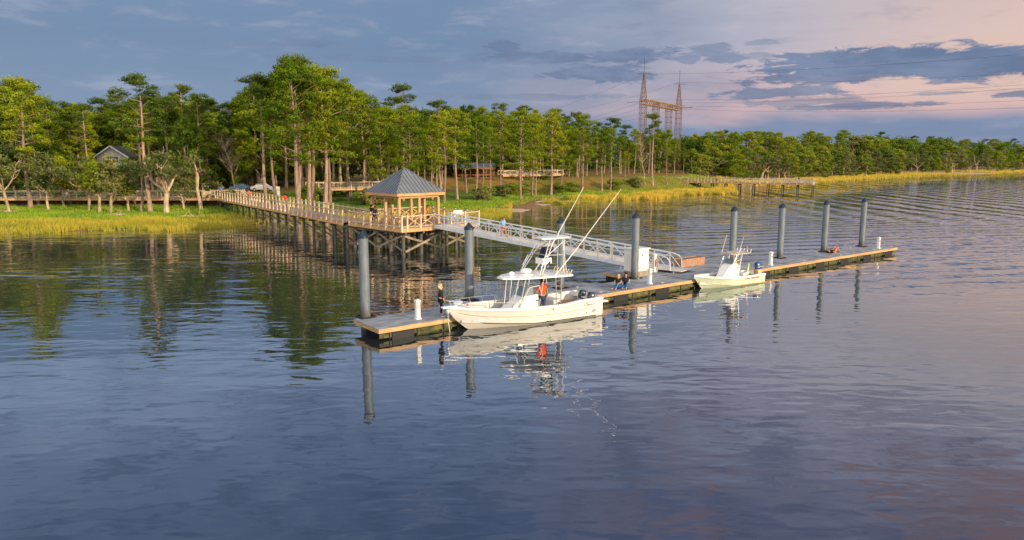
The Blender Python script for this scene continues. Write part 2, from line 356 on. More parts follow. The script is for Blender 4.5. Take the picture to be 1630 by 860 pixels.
def pine(key, seed, H=20., crown=.5, width=3.6, dens=1., leaf=None, bare=False, lean=0.):
    rng = np.random.default_rng(seed); r = proto_root(key, 'pine_tree', 'pine tree'); tb = MB(); pts = []; rad = []
    bx, by = rng.normal(0, .3, 2)
    for i in range(9):
        t = i/8; pts.append((bx*math.sin(t*3)+lean*t*H*.1+.12*math.sin(t*9+seed), by*math.sin(t*2.4)+.1*math.cos(t*8), t*H*.97-.3)); rad.append(.24*(1-t)**.8+.03)
    rad[0] *= 1.35; tb.tube(pts, rad, 8); cl = []
    def axis(t): i = min(int(t*8), 7); return Vector(pts[i]).lerp(Vector(pts[i+1]), t*8-i)
    nb = int(30*dens)
    for k in range(nb):
        t = crown+(1-crown)*((k+.5)/nb)**.9*.98; u = (t-crown)/(1-crown); a = k*2.4+rng.uniform(-.5, .5)
        prof = (.55+.6*math.sin(min(1, u*1.5)*math.pi*.5))*(1-u**3*.72); L = width*prof*rng.uniform(.55, 1.15)
        if rng.uniform() < .1: continue
        d = (math.cos(a), math.sin(a), .12+.5*u); bp = limb(tb, axis(t), d, L, .07*(1-u*.6)+.02, rng, 3, .1, 4)
        cl.append((tuple(bp[-1]), (rng.uniform(.75, 1.2), rng.uniform(.75, 1.2), rng.uniform(.5, .85))))
        if L > 1.4: cl.append((tuple(bp[-2]+Vector((rng.normal(0,.4), rng.normal(0,.4), rng.normal(.1,.25)))), (.9,.9,.6)))
        if L > 2.2 and rng.uniform() < .7: cl.append((tuple(bp[-1]+Vector((rng.normal(0,.6), rng.normal(0,.6), rng.normal(-.1,.35)))), (.6,.6,.45)))
    for k in range(4): cl.append(((pts[-1][0]+rng.normal(0,.5), pts[-1][1]+rng.normal(0,.5), H*.97-k*.35), (.9,.9,.55)))
    for k in range(5):                                       # dead stubs under the crown
        t = rng.uniform(crown*.55, crown); a = rng.uniform(0, 6.28); limb(tb, axis(t), (math.cos(a), math.sin(a), .1), rng.uniform(.5, 1.6), .035, rng, 2, 0, 4)
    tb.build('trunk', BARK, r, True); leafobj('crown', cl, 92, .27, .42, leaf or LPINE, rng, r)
    r['H'] = H; return r
def broad(key, seed, H=12., W=4.2, low=.12, leaf=None, name='broadleaf_tree', bark=None, ncl=48, per=105, sz=.36):
    rng = np.random.default_rng(seed); r = proto_root(key, name, 'tree'); tb = MB(); cl = []
    top = limb(tb, (0,0,-.3), (rng.normal(0,.06), rng.normal(0,.06), 1), H*.8, .2, rng, 5, .3, 7)
    for k in range(ncl):
        t = low+(1-low)*rng.uniform(0, 1)**.85; a = rng.uniform(0, 6.28); prof = math.sin(min(1, (t-low)/(1-low)*.82+.2)*math.pi)**.6
        rr = W*prof*rng.uniform(.35, 1.0); c0 = Vector((rr*math.cos(a), rr*math.sin(a), H*t*.95)); cl.append((tuple(c0), (rng.uniform(.8, 1.5), rng.uniform(.8, 1.5), rng.uniform(.6, 1.0))))
        if k % 3 == 0:
            p0 = Vector(top[min(4, int(t*4.5))]); tb.tube([p0, p0.lerp(c0, .5)+Vector((0,0,-.2)), c0], [.06,.045,.015], 4, False)
    tb.build('trunk', bark or BARKG, r, True); leafobj('crown', cl, per, sz, .55, leaf or LBROAD, rng, r); r['H'] = H; return r
def oak(key, seed, H=9., W=5., nl=5, dens=1., leaf=None, name='oak_tree', fork=.28, r0=.34, cat='oak tree', per=70):
    rng = np.random.default_rng(seed); r = proto_root(key, name, cat); tb = MB(); cl = []
    f = Vector((rng.normal(0,.3), rng.normal(0,.2), H*fork)); tb.tube([(0,0,-.4),(0,0,.1),(f.x*.4,f.y*.4,H*fork*.5), f], [r0*1.5, r0*1.05, r0*.85, r0*.8], 9)
    for k in range(nl):
        a = 6.28*k/nl+rng.uniform(-.4, .4); d = Vector((math.cos(a)*.9, math.sin(a)*.9, .75+rng.uniform(0, .5)))
        L = W*rng.uniform(.75, 1.1); lp = limb(tb, f, d, L, r0*.55, rng, 4, .05, 6)
        for j in range(3):
            for q in range(2):
                a2 = a+rng.uniform(-1.3, 1.3); p2 = lp[2+min(j, 2)]; bp = limb(tb, p2, (math.cos(a2), math.sin(a2), rng.uniform(.2, 1)), L*rng.uniform(.3, .5), .07, rng, 3, .1, 4)
                if rng.uniform() < dens:
                    cl.append((tuple(bp[-1]), (rng.uniform(.7, 1.2), rng.uniform(.7, 1.2), rng.uniform(.4, .65))))
    tb.build('trunk', BARKG, r, True); leafobj('crown', cl, per, .3, .6, leaf or LOAK, rng, r); r['H'] = H; return r
def baret(key, seed, H=13.):
    rng = np.random.default_rng(seed); r = proto_root(key, 'bare_tree', 'bare tree'); tb = MB(); cl = []
    tp = limb(tb, (0,0,-.3), (.03,0,1), H*.95, .16, rng, 7, .3, 7)
    for k in range(34):
        t = rng.uniform(.3, .98); i = min(6, int(t*7)); p0 = tp[i].lerp(tp[i+1], t*7-i); a = rng.uniform(0, 6.28)
        bp = limb(tb, p0, (math.cos(a), math.sin(a), .9), (1.15-t)*H*.42, .05, rng, 3, .15, 4)
        for q in range(3): 
            e = limb(tb, bp[1+q % 2], (math.cos(a+rng.normal(0,.8)), math.sin(a+rng.normal(0,.8)), .9), 1.4, .02, rng, 2, .1, 3); cl.append((tuple(e[-1]), (.7,.7,.55)))
    tb.build('trunk', BARKG, r, True); leafobj('crown', cl, 16, .28, .12, LTWIG, rng, r, 1); r['H'] = H; return r
def bush(key, seed, H=2.6, leaf=None):
    rng = np.random.default_rng(seed); r = proto_root(key, 'shrub', 'shrub'); tb = MB(); cl = []
    for k in range(6):
        a = rng.uniform(0, 6.28); bp = limb(tb, (rng.normal(0,.15), rng.normal(0,.15), -.1), (math.cos(a)*.6, math.sin(a)*.6, 1), H*.75, .05, rng, 3, .1, 4); cl.append((tuple(bp[-1]), (.8,.8,.6))); cl.append((tuple(bp[1]), (.8,.8,.6)))
    tb.build('stem', BARKG, r); leafobj('foliage', cl, 120, .24, .6, leaf or LBROAD, rng, r); r['H'] = H; return r
for i in range(6): pine('p%d' % i, 20+i, 20, [.44,.36,.5,.3,.4,.52][i], [3.4,3.9,3.0,3.6,4.2,3.0][i], [1.15,1.4,1.05,1.6,1.35,1][i])
pine('s0', 50, 22, .66, 2.9, .62, LDARK); pine('s1', 51, 22, .58, 3.2, .6, LDARK); pine('s2', 52, 21, .72, 2.6, .5, LDARK)
for i in range(3): broad('b%d' % i, 70+i, 12, [4.2,3.6,4.8][i], .08)
broad('b3', 75, 13, 3.8, .15, LOAK); broad('b4', 76, 13, 3.4, .2, LPINE)
for i in range(4): broad('n%d' % i, 120+i, 8, [1.3,1.7,1.1,2.0][i], [.35,.25,.45,.3][i], [LBROAD,LOAK,LPINE,LOAK][i], 'slender_tree', BARKG, [20,26,16,24][i], 90, .28)
oak('o3', 84, 8, 4.2, 3, .75, fork=.22, r0=.26); oak('o4', 85, 8.5, 4.8, 4, .8, fork=.32, r0=.22)
oak('o0', 81, 9, 5, 5, .85); oak('o1', 82, 8, 4.4, 4, .95); oak('o2', 83, 8.5, 4.2, 4, .5, fork=.4, r0=.22)
baret('t0', 90); baret('t1', 91, 12); bush('u0', 95); bush('u1', 96, leaf=LOAK)
NAT = {'p':20,'s':22,'b':12.5,'o':9,'n':8,'t':13,'u':2.8}
USED = {}
def plant(key, x, y, H, rz, label, group=None, wscale=1., name=None):
    z = gz(x, y); src = PROTO[key]; k = H/NAT[key[0]]
    if key not in USED:
        r = src; USED[key] = 1; r.location = (x, y, z); r.rotation_euler = (0,0,rz); r.scale = (k*wscale, k*wscale, k); tag(r, label)
        r0 = r
    else:
        r0 = copy_tree(src, (x, y, z), rz, label, None, (k*wscale, k*wscale, k))
    if 'group' in r0 and not group: del r0['group']
    if group: r0['group'] = group
    return r0
def spot(px, by):
    best = None
    for Yd in np.arange(80, 420, .5):
        x = (px-815)/F*Yd*1.0; zz = gz(x, Yd); yy = 250+(ZC-zz)*F/Yd
        if sdist(x, Yd) > 1.5 and yy <= by: return x, Yd
    return (px-815)/F*150, 150.
def topH(px, ty, x, Y): return ZC+(250-ty)/F*Y-gz(x, Y)
# ---- trees one can tell apart
hero = [
 ('p0',48,331,124,1.1,'tall pine with reddish bare trunk at left edge of the lawn'),
 ('p5',64,327,168,.8,'slender pine just right of the tall reddish pine at the left edge'),
 ('p2',226,336,158,.9,'pine with slim brown trunk just left of the tallest lawn pine'),
 ('s1',239,338,121,1.25,'tallest pine on the left lawn, straight trunk beside the gnarled oak'),
 ('o0',265,340,222,1.0,'gnarled spreading oak with pale forked trunk on the left lawn'),
 ('o3',143,335,222,.8,'short oak with pale stump-like trunk in front of the left boardwalk'),
 ('o4',15,338,225,.9,'small leaning tree with white crooked trunk at the far left edge'),
 ('n2',158,338,252,1.3,'young leafy tree half hiding the gable of the white house'),
 ('n1',176,338,246,1.2,'slim leafy tree standing in front of the gable windows of the white house'),
 ('t1',178,337,252,.7,'bare thin leaning tree in front of the white house'),
 ('n0',205,336,250,1.,'thin pale sapling between the white house and the lawn pines'),
 ('n1',78,333,240,1.,'small pale-stemmed tree on the lawn below the red-shirted person'),
 ('n2',104,329,246,1.,'little tree with thin double stem behind the left boardwalk rail'),
 ('n3',294,333,262,1.,'ivy covered stub of a tree left of the moss hung dead tree'),
 ('b0',308,322,180,.75,'dense yellow-green broadleaf tree behind the moss hung dead tree'),
 ('s1',325,318,150,.9,'dark pine with open top standing above the boardwalk corner'),
 ('t1',378,318,200,1.,'forked slim tree behind the wooden bench end of the boardwalk'),
 ('s0',426,318,120,1.2,'open topped pine reaching left over the boardwalk walkers'),
 ('p2',441,316,128,.9,'straight pale pine behind the red-shirted walker'),
 ('p1',468,322,98,1.15,'big leaning pine whose trunk rises right beside the boardwalk rail'),
 ('s1',477,321,91,1.1,'highest pine of the clump behind the long boardwalk'),
 ('p0',492,318,104,1.15,'tall pine second from the highest in the boardwalk clump'),
 ('p3',500,312,118,1.2,'bushy pine at the heart of the boardwalk clump'),
 ('p4',520,306,112,1.2,'wide crowned pine on the right shoulder of the boardwalk clump'),
 ('p1',527,308,130,1.1,'pine with low boughs right of the wide crowned boardwalk pine'),
 ('p3',556,303,136,1.2,'bright green pine left of the pavilion sloping skyline'),
 ('p4',578,300,150,1.1,'rounded pine directly behind the left eave of the pavilion'),
 ('t0',603,294,178,1.0,'leafless grey-brown tree rising behind the pavilion roof'),
 ('t1',618,290,190,.9,'pinkish leafless tree just right of the grey-brown bare tree'),
 ('s0',645,288,136,1.15,'dark open topped pine standing straight above the pavilion peak'),
 ('p0',728,317,172,1.0,'pine with curved trunk at the water side lawn right of the pavilion'),
 ('p2',757,317,190,.9,'straight pine beside the curved trunk pine on the lawn'),
 ('p3',742,306,188,1.0,'bushy pine partly hiding the left half of the low shelter'),
 ('p4',768,304,186,.9,'bushy pine partly hiding the right half of the low shelter'),
 ('p5',781,312,205,.7,'thin young pine in front of the orange trimmed shelter'),
 ('p1',797,310,180,.95,'pine right of the orange trimmed shelter on the lawn'),
 ('p4',828,317,178,1.05,'pine standing at the edge of the sandy patch'),
 ('p3',847,312,182,1.0,'twin trunk pine, left one, beyond the sandy patch'),
 ('p5',853,312,200,.8,'twin trunk pine, right one, beyond the sandy patch'),
 ('p1',877,310,176,1.1,'pine leaning over the bank left of the driftwood'),
 ('p4',925,305,185,1.1,'broad pine halfway along the bank to the power structure'),
 ('s1',971,300,188,1.25,'dark round headed pine nearest the power structure on its left'),
 ('t0',1026,296,215,.7,'twisted pale bare trunk below the left column of the power structure'),
 ('s0',1037,294,181,1.1,'dark pine rising in front of the power structure beam'),
 ('p2',1060,294,206,.8,'pine with straight trunk below the right end of the power structure'),
 ('b4',1143,283,240,.5,'small bright yellow-green tree above the far pier walkway'),
 ('t1',1190,278,236,1.0,'pale forked leafless tree behind the far pier'),
]
for i, (k, px, by, ty, ws, lb) in enumerate(hero):
    x, Y_ = spot(px, by)
    if 330 < px < 600: 
        Y_ = {378:128,426:118,441:120,468:106,477:111,492:115,500:122,520:120,527:126,556:132,578:136}.get(px, Y_); x = (px-815)/F*Y_
        Y_ = max(Y_, float(shore(x))+5)
    if i in (14,15): Y_ = 121+i-12; x = (px-815)/F*Y_
    plant(k, x, Y_, max(3., topH(px, ty, x, Y_)), i*1.7, lb, None, ws)
# moss-hung dead tree
x, Y_ = spot(321, 334); r = thing('dead_tree', 'dead trunk with one straight side branch draped in hanging moss', 'dead tree', (x, Y_, gz(x, Y_)))
mb = MB(); mb.tube([(0,0,-.3),(-.2,0,1.5),(-.45,0,3.4),(-.3,0,5),(-.35,0,6.1)], [.33,.25,.24,.3,.2], 8); mb.tube([(-.4,0,5.7),(-1.6,0,5.85),(-3.0,.1,5.8)], [.14,.1,.04], 6); mb.tube([(-.3,0,5.6),(.5,0,6.1),(.9,0,6.0)], [.12,.1,.05], 6); mb.tube([(-.35,0,6),(-.6,0,7.2),(-1.2,.1,8.2)], [.14,.1,.03], 6); mb.build('trunk', BARKG, r, True)
rng = np.random.default_rng(5); cl = [((-.4-k*.3, 0, 5.55-.25*rng.uniform()), (.3,.3,.55)) for k in range(9)]+[((.2+k*.3, 0, 5.8), (.35,.35,.55)) for k in range(3)]
leafobj('hanging_moss', cl, 50, .3, .25, LTWIG, rng, r)
# ---- the wood: skyline survey
SK = [(0,138),(40,128),(70,136),(100,168),(150,168),(200,158),(262,160),(300,150),(350,158),(372,178),(390,150),(420,125),(460,106),(482,98),(520,104),(550,122),(580,142),(610,166),(660,158),(700,168),(760,170),(850,172),(905,180),(935,200),(960,196),(1000,198),(1050,205),(1090,214),(1170,210),(1250,214),(1340,208),(1420,214),(1500,215),(1560,220),(1640,224),(1800,228),(2200,235)]
def sky_y(px): return float(np.interp(px, [a for a, b in SK], [b for a, b in SK]))
def wood(nm, n, x0, x1, dlo, dhi, kinds, lab, grp, jit=(0, 26), ws=(.85, 1.3), dark=0):
    for i in range(n):
        px = x0+(x1-x0)*(i+random.random())/n
        # distance inland
        Yd = None
        for Yt in np.arange(82, 1200, 1.5):
            if sdist((px-815)/F*Yt, Yt) > dlo: Yd = Yt; break
        Yd = Yd+random.random()**1.2*(dhi-dlo); x = (px-815)/F*Yd
        if -52 < x < -9 and Yd < 118: Yd = 118+random.random()*20; x = (px-815)/F*Yd
        for a_, b_, lim in ((708,800,188),(152,222,156),(330,432,146),(1040,1290,226)):
            if a_ < px < b_ and Yd < lim: Yd = lim+random.random()*12; x = (px-815)/F*Yd
        ty = sky_y(px)+random.uniform(*jit); k = random.choice(kinds); H = topH(px, ty, x, Yd); cap = {'p':24,'s':25,'b':19,'o':12,'t':15,'u':4,'n':11}[k[0]]
        H = max(5, min(H, cap*random.uniform(.9, 1.05)))
        plant(k, x, Yd, H, random.uniform(0, 6.28), lab[k[0]], grp[k[0]], random.uniform(*ws))
LB = lambda w: {'p': 'green pine in the dense wood '+w, 's': 'dark open topped pine in the wood '+w, 'b': 'leafy broadleaf tree filling the wood '+w, 'o': 'grey-green oak at the edge of the wood '+w, 't': 'leafless tree among the wood '+w, 'n': 'slim leafy tree in the understory of the wood '+w}
def GR(w): return {'p': 'pines of the wood '+w, 's': 'dark pines of the wood '+w, 'b': 'broadleaf trees of the wood '+w, 'o': 'oaks of the wood '+w, 't': 'leafless trees of the wood '+w, 'n': 'slim understory trees of the wood '+w}
PK = ['p0','p1','p2','p3','p4','p5']; BK = ['b0','b1','b2','b3']
w1 = 'behind the left boardwalk'; w2_ = 'behind the pavilion and lawn'; w3 = 'along the far right shore'
wood('l1', 26, -60, 420, 40, 60, PK+['s0','s1','b0','b3'], LB(w1), GR(w1), (2, 45))
wood('l2', 30, -60, 430, 62, 95, PK+BK+['s0'], LB(w1), GR(w1), (0, 18))
wood('l3', 34, -60, 420, 36, 56, BK+['n0','n1','b0','b4','n3'], LB(w1), GR(w1), (50, 105), (.8, 1.1))
wood('m1', 14, 390, 620, 40, 62, PK, LB(w2_), GR(w2_), (8, 45))
wood('m2', 52, 590, 1080, 34, 66, PK+PK+['s2','b0'], LB(w2_), GR(w2_), (2, 26))
wood('m3', 20, 600, 1090, 16, 36, PK, LB(w2_), GR(w2_), (6, 55), (.8, 1.15))
wood('m4', 30, 400, 1080, 44, 75, BK+['b4','n1','n3'], LB(w2_), GR(w2_), (30, 60))
wood('r1', 58, 1085, 1680, 12, 26, BK+['o0','o1','o3','b3','b4','t0','t1'], LB(w3), GR(w3), (18, 36), (.95, 1.5))
wood('r2', 60, 1085, 1700, 28, 55, PK+BK, LB(w3), GR(w3), (-3, 20), (1.0, 1.6))
wood('r3', 24, 1080, 1760, 60, 100, ['s0','s1','p0','p2','s2'], LB(w3), GR(w3), (-4, 5), (.9, 1.3))
wood('l4', 15, -60, 420, 40, 70, ['s0','s1','s2'], LB(w1), GR(w1), (-14, 2), (1, 1.4))
wood('m5', 12, 590, 1060, 36, 60, ['s0','s1','s2'], LB(w2_), GR(w2_), (-9, 2), (1, 1.3))
# shrubs
for i in range(44):
    px = random.choice([random.uniform(0, 330), random.uniform(330, 470), random.uniform(600, 900), random.uniform(480, 590), random.uniform(880, 1090), random.uniform(1300, 1630)]); 
    Yd = next(Yt for Yt in np.arange(82, 900, 1.5) if sdist((px-815)/F*Yt, Yt) > (31 if px < 340 else 16 if px < 1100 else 8)); Yd += random.uniform(0, 8); x = (px-815)/F*Yd
    if -52 < x < -9 and Yd < 118: Yd = 119
    kk = random.choice(['u0','u1']); plant(kk, x, Yd, random.uniform(1.6, 3.4), random.uniform(0, 6), 'low rounded shrub growing between the tree trunks', 'shrubs under the trees', 1.2)
for k, o in PROTO.items():
    if k not in USED:
        for c in list(o.children): bpy.data.objects.remove(c)
        bpy.data.objects.remove(o)
# distant wood as one mass
cl = []
rng = np.random.default_rng(3)
for i in range(2300):
    px = rng.uniform(-150, 1100) if i < 1200 else rng.uniform(1080, 2000); base = next(Yt for Yt in np.arange(82, 1500, 4) if sdist((px-815)/F*Yt, Yt) > (66 if 430 < px < 1080 else 80 if px < 430 else 34)); Yd = base+rng.uniform(0, 45); x = (px-815)/F*Yd
    g = gz(x, Yd); Ht = ZC+(250-sky_y(px)-(22 if px < 1080 else 9))/F*Yd-g; cl.append(((x, Yd, g+max(2, Ht*rng.uniform(.02, 1))), (2.6,2.6,2.2)))
v, f, t = clumps(cl, 62, .85, .7, rng); t3 = np.concatenate([t*np.array([.7, .6]), np.zeros((len(t), 1))], 1)
o = bpy.data.objects.new('far_wood', npmesh('far_wood', v, f, LBROAD, t3)); COL.objects.link(o); tag(o, 'deep dark mass of distant wood behind the nearer trees', 'wood', kind='stuff')
# ------------------------------------------------------------------ marsh grass / lawn
def blades(name, pts, hgt, wid, m, rng, label, cat, warm=(.0,.6)):
    n = len(pts); a = rng.uniform(0, 6.28, n); d = np.stack([np.cos(a), np.sin(a), np.zeros(n)], -1); h = hgt*rng.uniform(.55, 1.2, n)
    patch = .5+.5*np.sin(pts[:, 0]*.45+np.sin(pts[:, 1]*.5)*2); h = h*(.75+.4*patch)
    lean = rng.normal(0, .18, (n, 3)); lean[:, 2] = 1; W = wid*rng.uniform(.6, 1.4, n)
    p0 = pts-d*W[:, None]/2; p1 = pts+d*W[:, None]/2; p2 = pts+lean*h[:, None]+d*W[:, None]*.12
    v = np.stack([p0, p1, p2], 1).reshape(-1, 3); f = np.arange(3*n).reshape(-1, 3)
    p2_ = .5+.5*np.sin(pts[:, 0]*.21+2*np.sin(pts[:, 1]*.8+pts[:, 0]*.1)); h = h*(.7+.5*p2_); p2[:, 2] = pts[:, 2]+h
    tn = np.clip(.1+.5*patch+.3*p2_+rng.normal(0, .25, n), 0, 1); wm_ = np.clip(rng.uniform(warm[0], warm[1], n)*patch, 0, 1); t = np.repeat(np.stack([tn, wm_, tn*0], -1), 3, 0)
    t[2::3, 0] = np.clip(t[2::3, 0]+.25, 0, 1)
    o = bpy.data.objects.new(name, npmesh(name, v, f, m, t)); COL.objects.link(o); tag(o, label, cat, kind='stuff'); return o
def scatter(n, x0, x1, d0, d1, rng, pw=1.):
    x = rng.uniform(x0, x1, n); d = d0+(d1-d0)*rng.uniform(0, 1, n)**pw
    edge = 1.3*np.sin(x*.33)+.8*np.sin(x*.93+1)+.5*np.sin(x*2.3)
    sl = (shore(x+6)-shore(x-6))/12; y = shore(x)+(d+edge*np.clip(1-d/8, 0, 1))*np.sqrt(1+sl*sl); return x, y
rng = np.random.default_rng(9); P_ = []
for n, x0, x1, d0, d1 in ((42000,-96,-33,-1.2,11),(9000,-32,-13,.5,3),(12000,-14,0,-1.5,7),(2500,6,12,0,2.2),(16000,12,64,-1,6.5),(20000,66,150,-2,13),(14000,150,330,-2,22)):
    x, y = scatter(n, x0, x1, d0, d1, rng)
    keep = np.ones(n, bool)
    for sx_, sy_, rx_, ry_ in ((1.5,123,6.5,3.2),(-36,102,5,2),(57,187.5,9,2.6),(240,398,80,14)):
        keep &= np.hypot((x-sx_)/rx_, (y-sy_)/ry_) > .9
    nn = np.sin(x*.9+np.sin(y*1.3)*1.5)+np.sin(y*1.7+x*.35)+.6*np.sin(x*2.7-y*2.1); keep &= nn > rng.normal(-1.2, .5, n)
    x = x[keep]; y = y[keep]; P_.append(np.stack([x, y, np.maximum(ground(x, y), -.1)-.02], -1))
P_ = np.concatenate(P_); far = P_[:, 1] > 150
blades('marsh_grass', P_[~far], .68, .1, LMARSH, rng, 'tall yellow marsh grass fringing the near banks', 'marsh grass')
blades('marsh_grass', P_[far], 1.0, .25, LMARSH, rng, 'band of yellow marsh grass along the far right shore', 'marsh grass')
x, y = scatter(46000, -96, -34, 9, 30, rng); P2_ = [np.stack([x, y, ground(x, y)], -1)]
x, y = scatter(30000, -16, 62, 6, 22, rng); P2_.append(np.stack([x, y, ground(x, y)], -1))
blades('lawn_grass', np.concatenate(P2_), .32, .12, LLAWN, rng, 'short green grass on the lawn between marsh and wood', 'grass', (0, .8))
# driftwood
def drift(px, py, lb, s=1, rz=0.):
    x, Y_ = spot(px, py); r = np.random.default_rng(int(px)); mb = MB()
    mb.tube([(-1.6*s,0,.1),(-.4*s,.1,.22),(.9*s,-.05,.15),(1.7*s,.1,.3)], [.05,.13,.12,.04], 6)
    for k in range(5): limb(mb, (r.uniform(-1.2,1.2)*s, 0, .15), (r.normal(0,.6), r.normal(0,.6), .8), .9*s, .05, r, 3, .1, 4)
    o = mb.build('driftwood', BARKG, None, True); o.location = (x, Y_, gz(x, Y_)); o.rotation_euler = (0,0,rz); tag(o, lb, 'driftwood')
drift(183, 343, 'dark uprooted stump lying in the marsh grass'); drift(300, 346, 'long pale driftwood branch on the left marsh grass', 1.5); drift(8, 338, 'pale fallen log at the far left edge of the lawn', 1.2); drift(886, 315, 'branching driftwood on the bank below the leaning pine', .9); drift(862, 322, 'bare log lying at the sandy waterline', 1.0, .3)
# ------------------------------------------------------------------ walkways
def walkway(name, label, cat, p0, p1, z, w, sp, pile_sp, rail=1.22, caps=False, brace=True, skip_near=(), pw=.13, hw=0., near=True, farr=True, mid=False, endrail=False, deckmat=None):
    p0 = Vector((p0[0], p0[1], 0)); p1 = Vector((p1[0], p1[1], 0)); d = (p1-p0); L = d.length; d.normalize(); n = Vector((-d.y, d.x, 0))
    if n.y < 0: n = -n
    r = thing(name, label, cat, (p0.x, p0.y, z)); rz = math.atan2(d.y, d.x); U = Vector((0,0,1))
    pt = lambda s, t, h: d*s+n*t+U*h
    mb = MB(); k = int(L/.3)
    mb.poly([pt(0,0,-.05), pt(L,0,-.05), pt(L,w,-.05), pt(0,w,-.05)], .05); mb.build('deck', deckmat or WOODD, r)
    mb = MB().bar(pt(0,-.035,-.19), pt(L,-.035,-.19), .06, .3).bar(pt(0,w+.035,-.19), pt(L,w+.035,-.19), .06, .3); mb.build('rim_joist', FASC, r)
    post = None; hand = MB(); lo = MB()
    for side, on in ((0, near), (1, farr)):
        if not on: continue
        t = -.075 if side == 0 else w+.075; t2 = t; N = max(1, round(L/sp))
        for i in range(N+1):
            s = L*i/N
            if any(a <= s <= b for a, b in (skip_near if side == 0 else ())): continue
            if post is None:
                pm = MB().box((0,0,rail/2-.1), (pw,pw,rail+.26), rz)
                post = pm.build('post', WOOD, r); post.location = pt(s, t, 0); first = post
            else: copy_of(post, r, pt(s, t, 0))
        segs = [(0, L)]
        if side == 0:
            for a, b in skip_near: segs = [q for s0, s1 in segs for q in ((s0, a), (b, s1)) if q[1]-q[0] > .3]
        for s0, s1 in segs:
            hand.bar(pt(s0, t+(.09 if side == 0 else -.09), rail-.14), pt(s1, t+(.09 if side == 0 else -.09), rail-.14), .045+hw, .12+hw)
            for q in (.25, .5, .75): lo.bar(pt(s0, t, rail*q), pt(s1, t, rail*q), .014)
            if mid: hand.bar(pt(s0, t+(.09 if side == 0 else -.09), .12), pt(s1, t+(.09 if side == 0 else -.09), .12), .04+hw, .1+hw)
    if endrail:
        hand.bar(pt(L,0,rail-.14), pt(L,w,rail-.14), .06, .12); hand.bar(pt(L,0,.15), pt(L,w,.15), .06, .12)
        for t in (w*.33, w*.66): copy_of(post, r, pt(L, t, 0))
    hand.build('handrail', WOOD, r); lo.build('rail_cable', STEEL, r)
    N = max(1, round(L/pile_sp)); pile = None
    for i in range(N+1):
        s = L*i/N
        for t in (.35, w-.35):
            q = pt(s, t, 0)+r.location; g = min(gz(q.x, q.y), 0)-1.2; hh_ = z-.34-g
            if z-.34-gz(q.x, q.y) < .15 and sdist(q.x, q.y) > 0: continue
            mb = MB().tube([(0,0,-hh_), (0,0,0)], [.16, .15], 10); o = mb.build('pile', PILEW, r, True); o.location = pt(s, t, -.34)
        mb = MB().bar(pt(s,-.15,-.47), pt(s,w+.15,-.47), .2, .24); mb.build('cap_beam', PILEW, r)
        q = pt(s, 0, 0)+r.location
        if brace and sdist(q.x, q.y) < 2: MB().bar(pt(s,.2,-.8), pt(s,w-.2,-z-.05), .06, .16).build('cross_brace', BRACE, r)
    return r, pt
ZD = 2.6
J0 = Vector((-17.0, 72.7)); J1 = Vector((-46.6, 115))
main, _ = walkway('boardwalk', 'long timber boardwalk running from the wooded shore out to the pavilion platform', 'boardwalk', J0, J1, ZD, 3.0, 1.5, 3.3)
walkway('boardwalk', 'timber boardwalk with post railing running along the left shore', 'boardwalk', (-96, 115.2), (-49.9, 115.2), ZD, 2.6, 1.9, 5.4, brace=False, mid=True)
walkway('boardwalk', 'short timber landing where the two boardwalks meet by the bench', 'boardwalk', (-49.6, 115.4), (-44.0, 115.4), ZD-.004, 4.0, 1.4, 2.8, brace=False, near=False)
walkway('boardwalk', 'raised timber walkway crossing the brown slope behind the lawn pines', 'boardwalk', (-2.2, 177), (13, 186), 4.7, 2.4, 1.9, 3.8, brace=False, mid=True)
walkway('boardwalk', 'timber walkway behind the clump of tall pines left of the pavilion', 'boardwalk', (-36, 128), (-22, 134), 3.5, 2.4, 1.9, 3.8, brace=False, mid=True)
far, fpt = walkway('fishing_pier', 'far timber pier with railings jutting from the marshy shore', 'pier', (42, 207), (76.2, 184.5), 2.3, 2.6, 1.9, 3.8, rail=1.25, brace=False, mid=True, endrail=True, pw=.26, hw=.03, skip_near=((6.5,8.6),(24,26.2)))
walkway('boardwalk', 'grey timber walkway half hidden below the power structure', 'boardwalk', (25, 200), (41.5, 208), 2.4, 2.4, 1.9, 4, brace=False, mid=True, pw=.22, hw=.06)
for s in (7.5, 25.1):                                     # stairs off the pier toward the water
    mb = MB()
    d = Vector((34.2,-22.5,0)).normalized(); n = Vector((-d.y, d.x, 0)); n = n if n.y > 0 else -n
    for k in range(7): mb.box(d*s-n*(.3+.3*k)+Vector((0,0,-.2-.26*k)), (2.0,.3,.06), math.atan2(d.y, d.x))
    for q in (-1.05, 1.05):
        mb.bar(d*(s+q)-n*.1+Vector((0,0,-.1)), d*(s+q)-n*2.3+Vector((0,0,-1.9)), .08, .28); mb.bar(d*(s+q)-n*.1+Vector((0,0,1.1)), d*(s+q)-n*2.3+Vector((0,0,-.7)), .1, .12)
        mb.bar(d*(s+q)-n*2.3+Vector((0,0,-2.2)), d*(s+q)-n*2.3+Vector((0,0,-.6)), .12); mb.bar(d*(s+q)-n*.15+Vector((0,0,-.3)), d*(s+q)-n*.15+Vector((0,0,1.2)), .12)
    mb.build('stairs', WOODD, far)
mb = MB(); pt = fpt
for t in (-.2, 2.8): mb.bar(pt(34.5,t,.6)-Vector((0,0,0)), pt(40.9,t,.6), .03, .95)
mb.build('side_boarding', WOOD, far)
# retaining bank boards below left boardwalk
mb = MB().box((-73, 117.4, 1.9), (52, .3, 1.2)); o = mb.build('retaining_wall', mat('dark_bank_timber', (.09,.05,.035), .9, .3, 2, stretch=(.3,1,3)), None); tag(o, 'dark brown timber retaining wall under the left boardwalk', 'retaining wall')
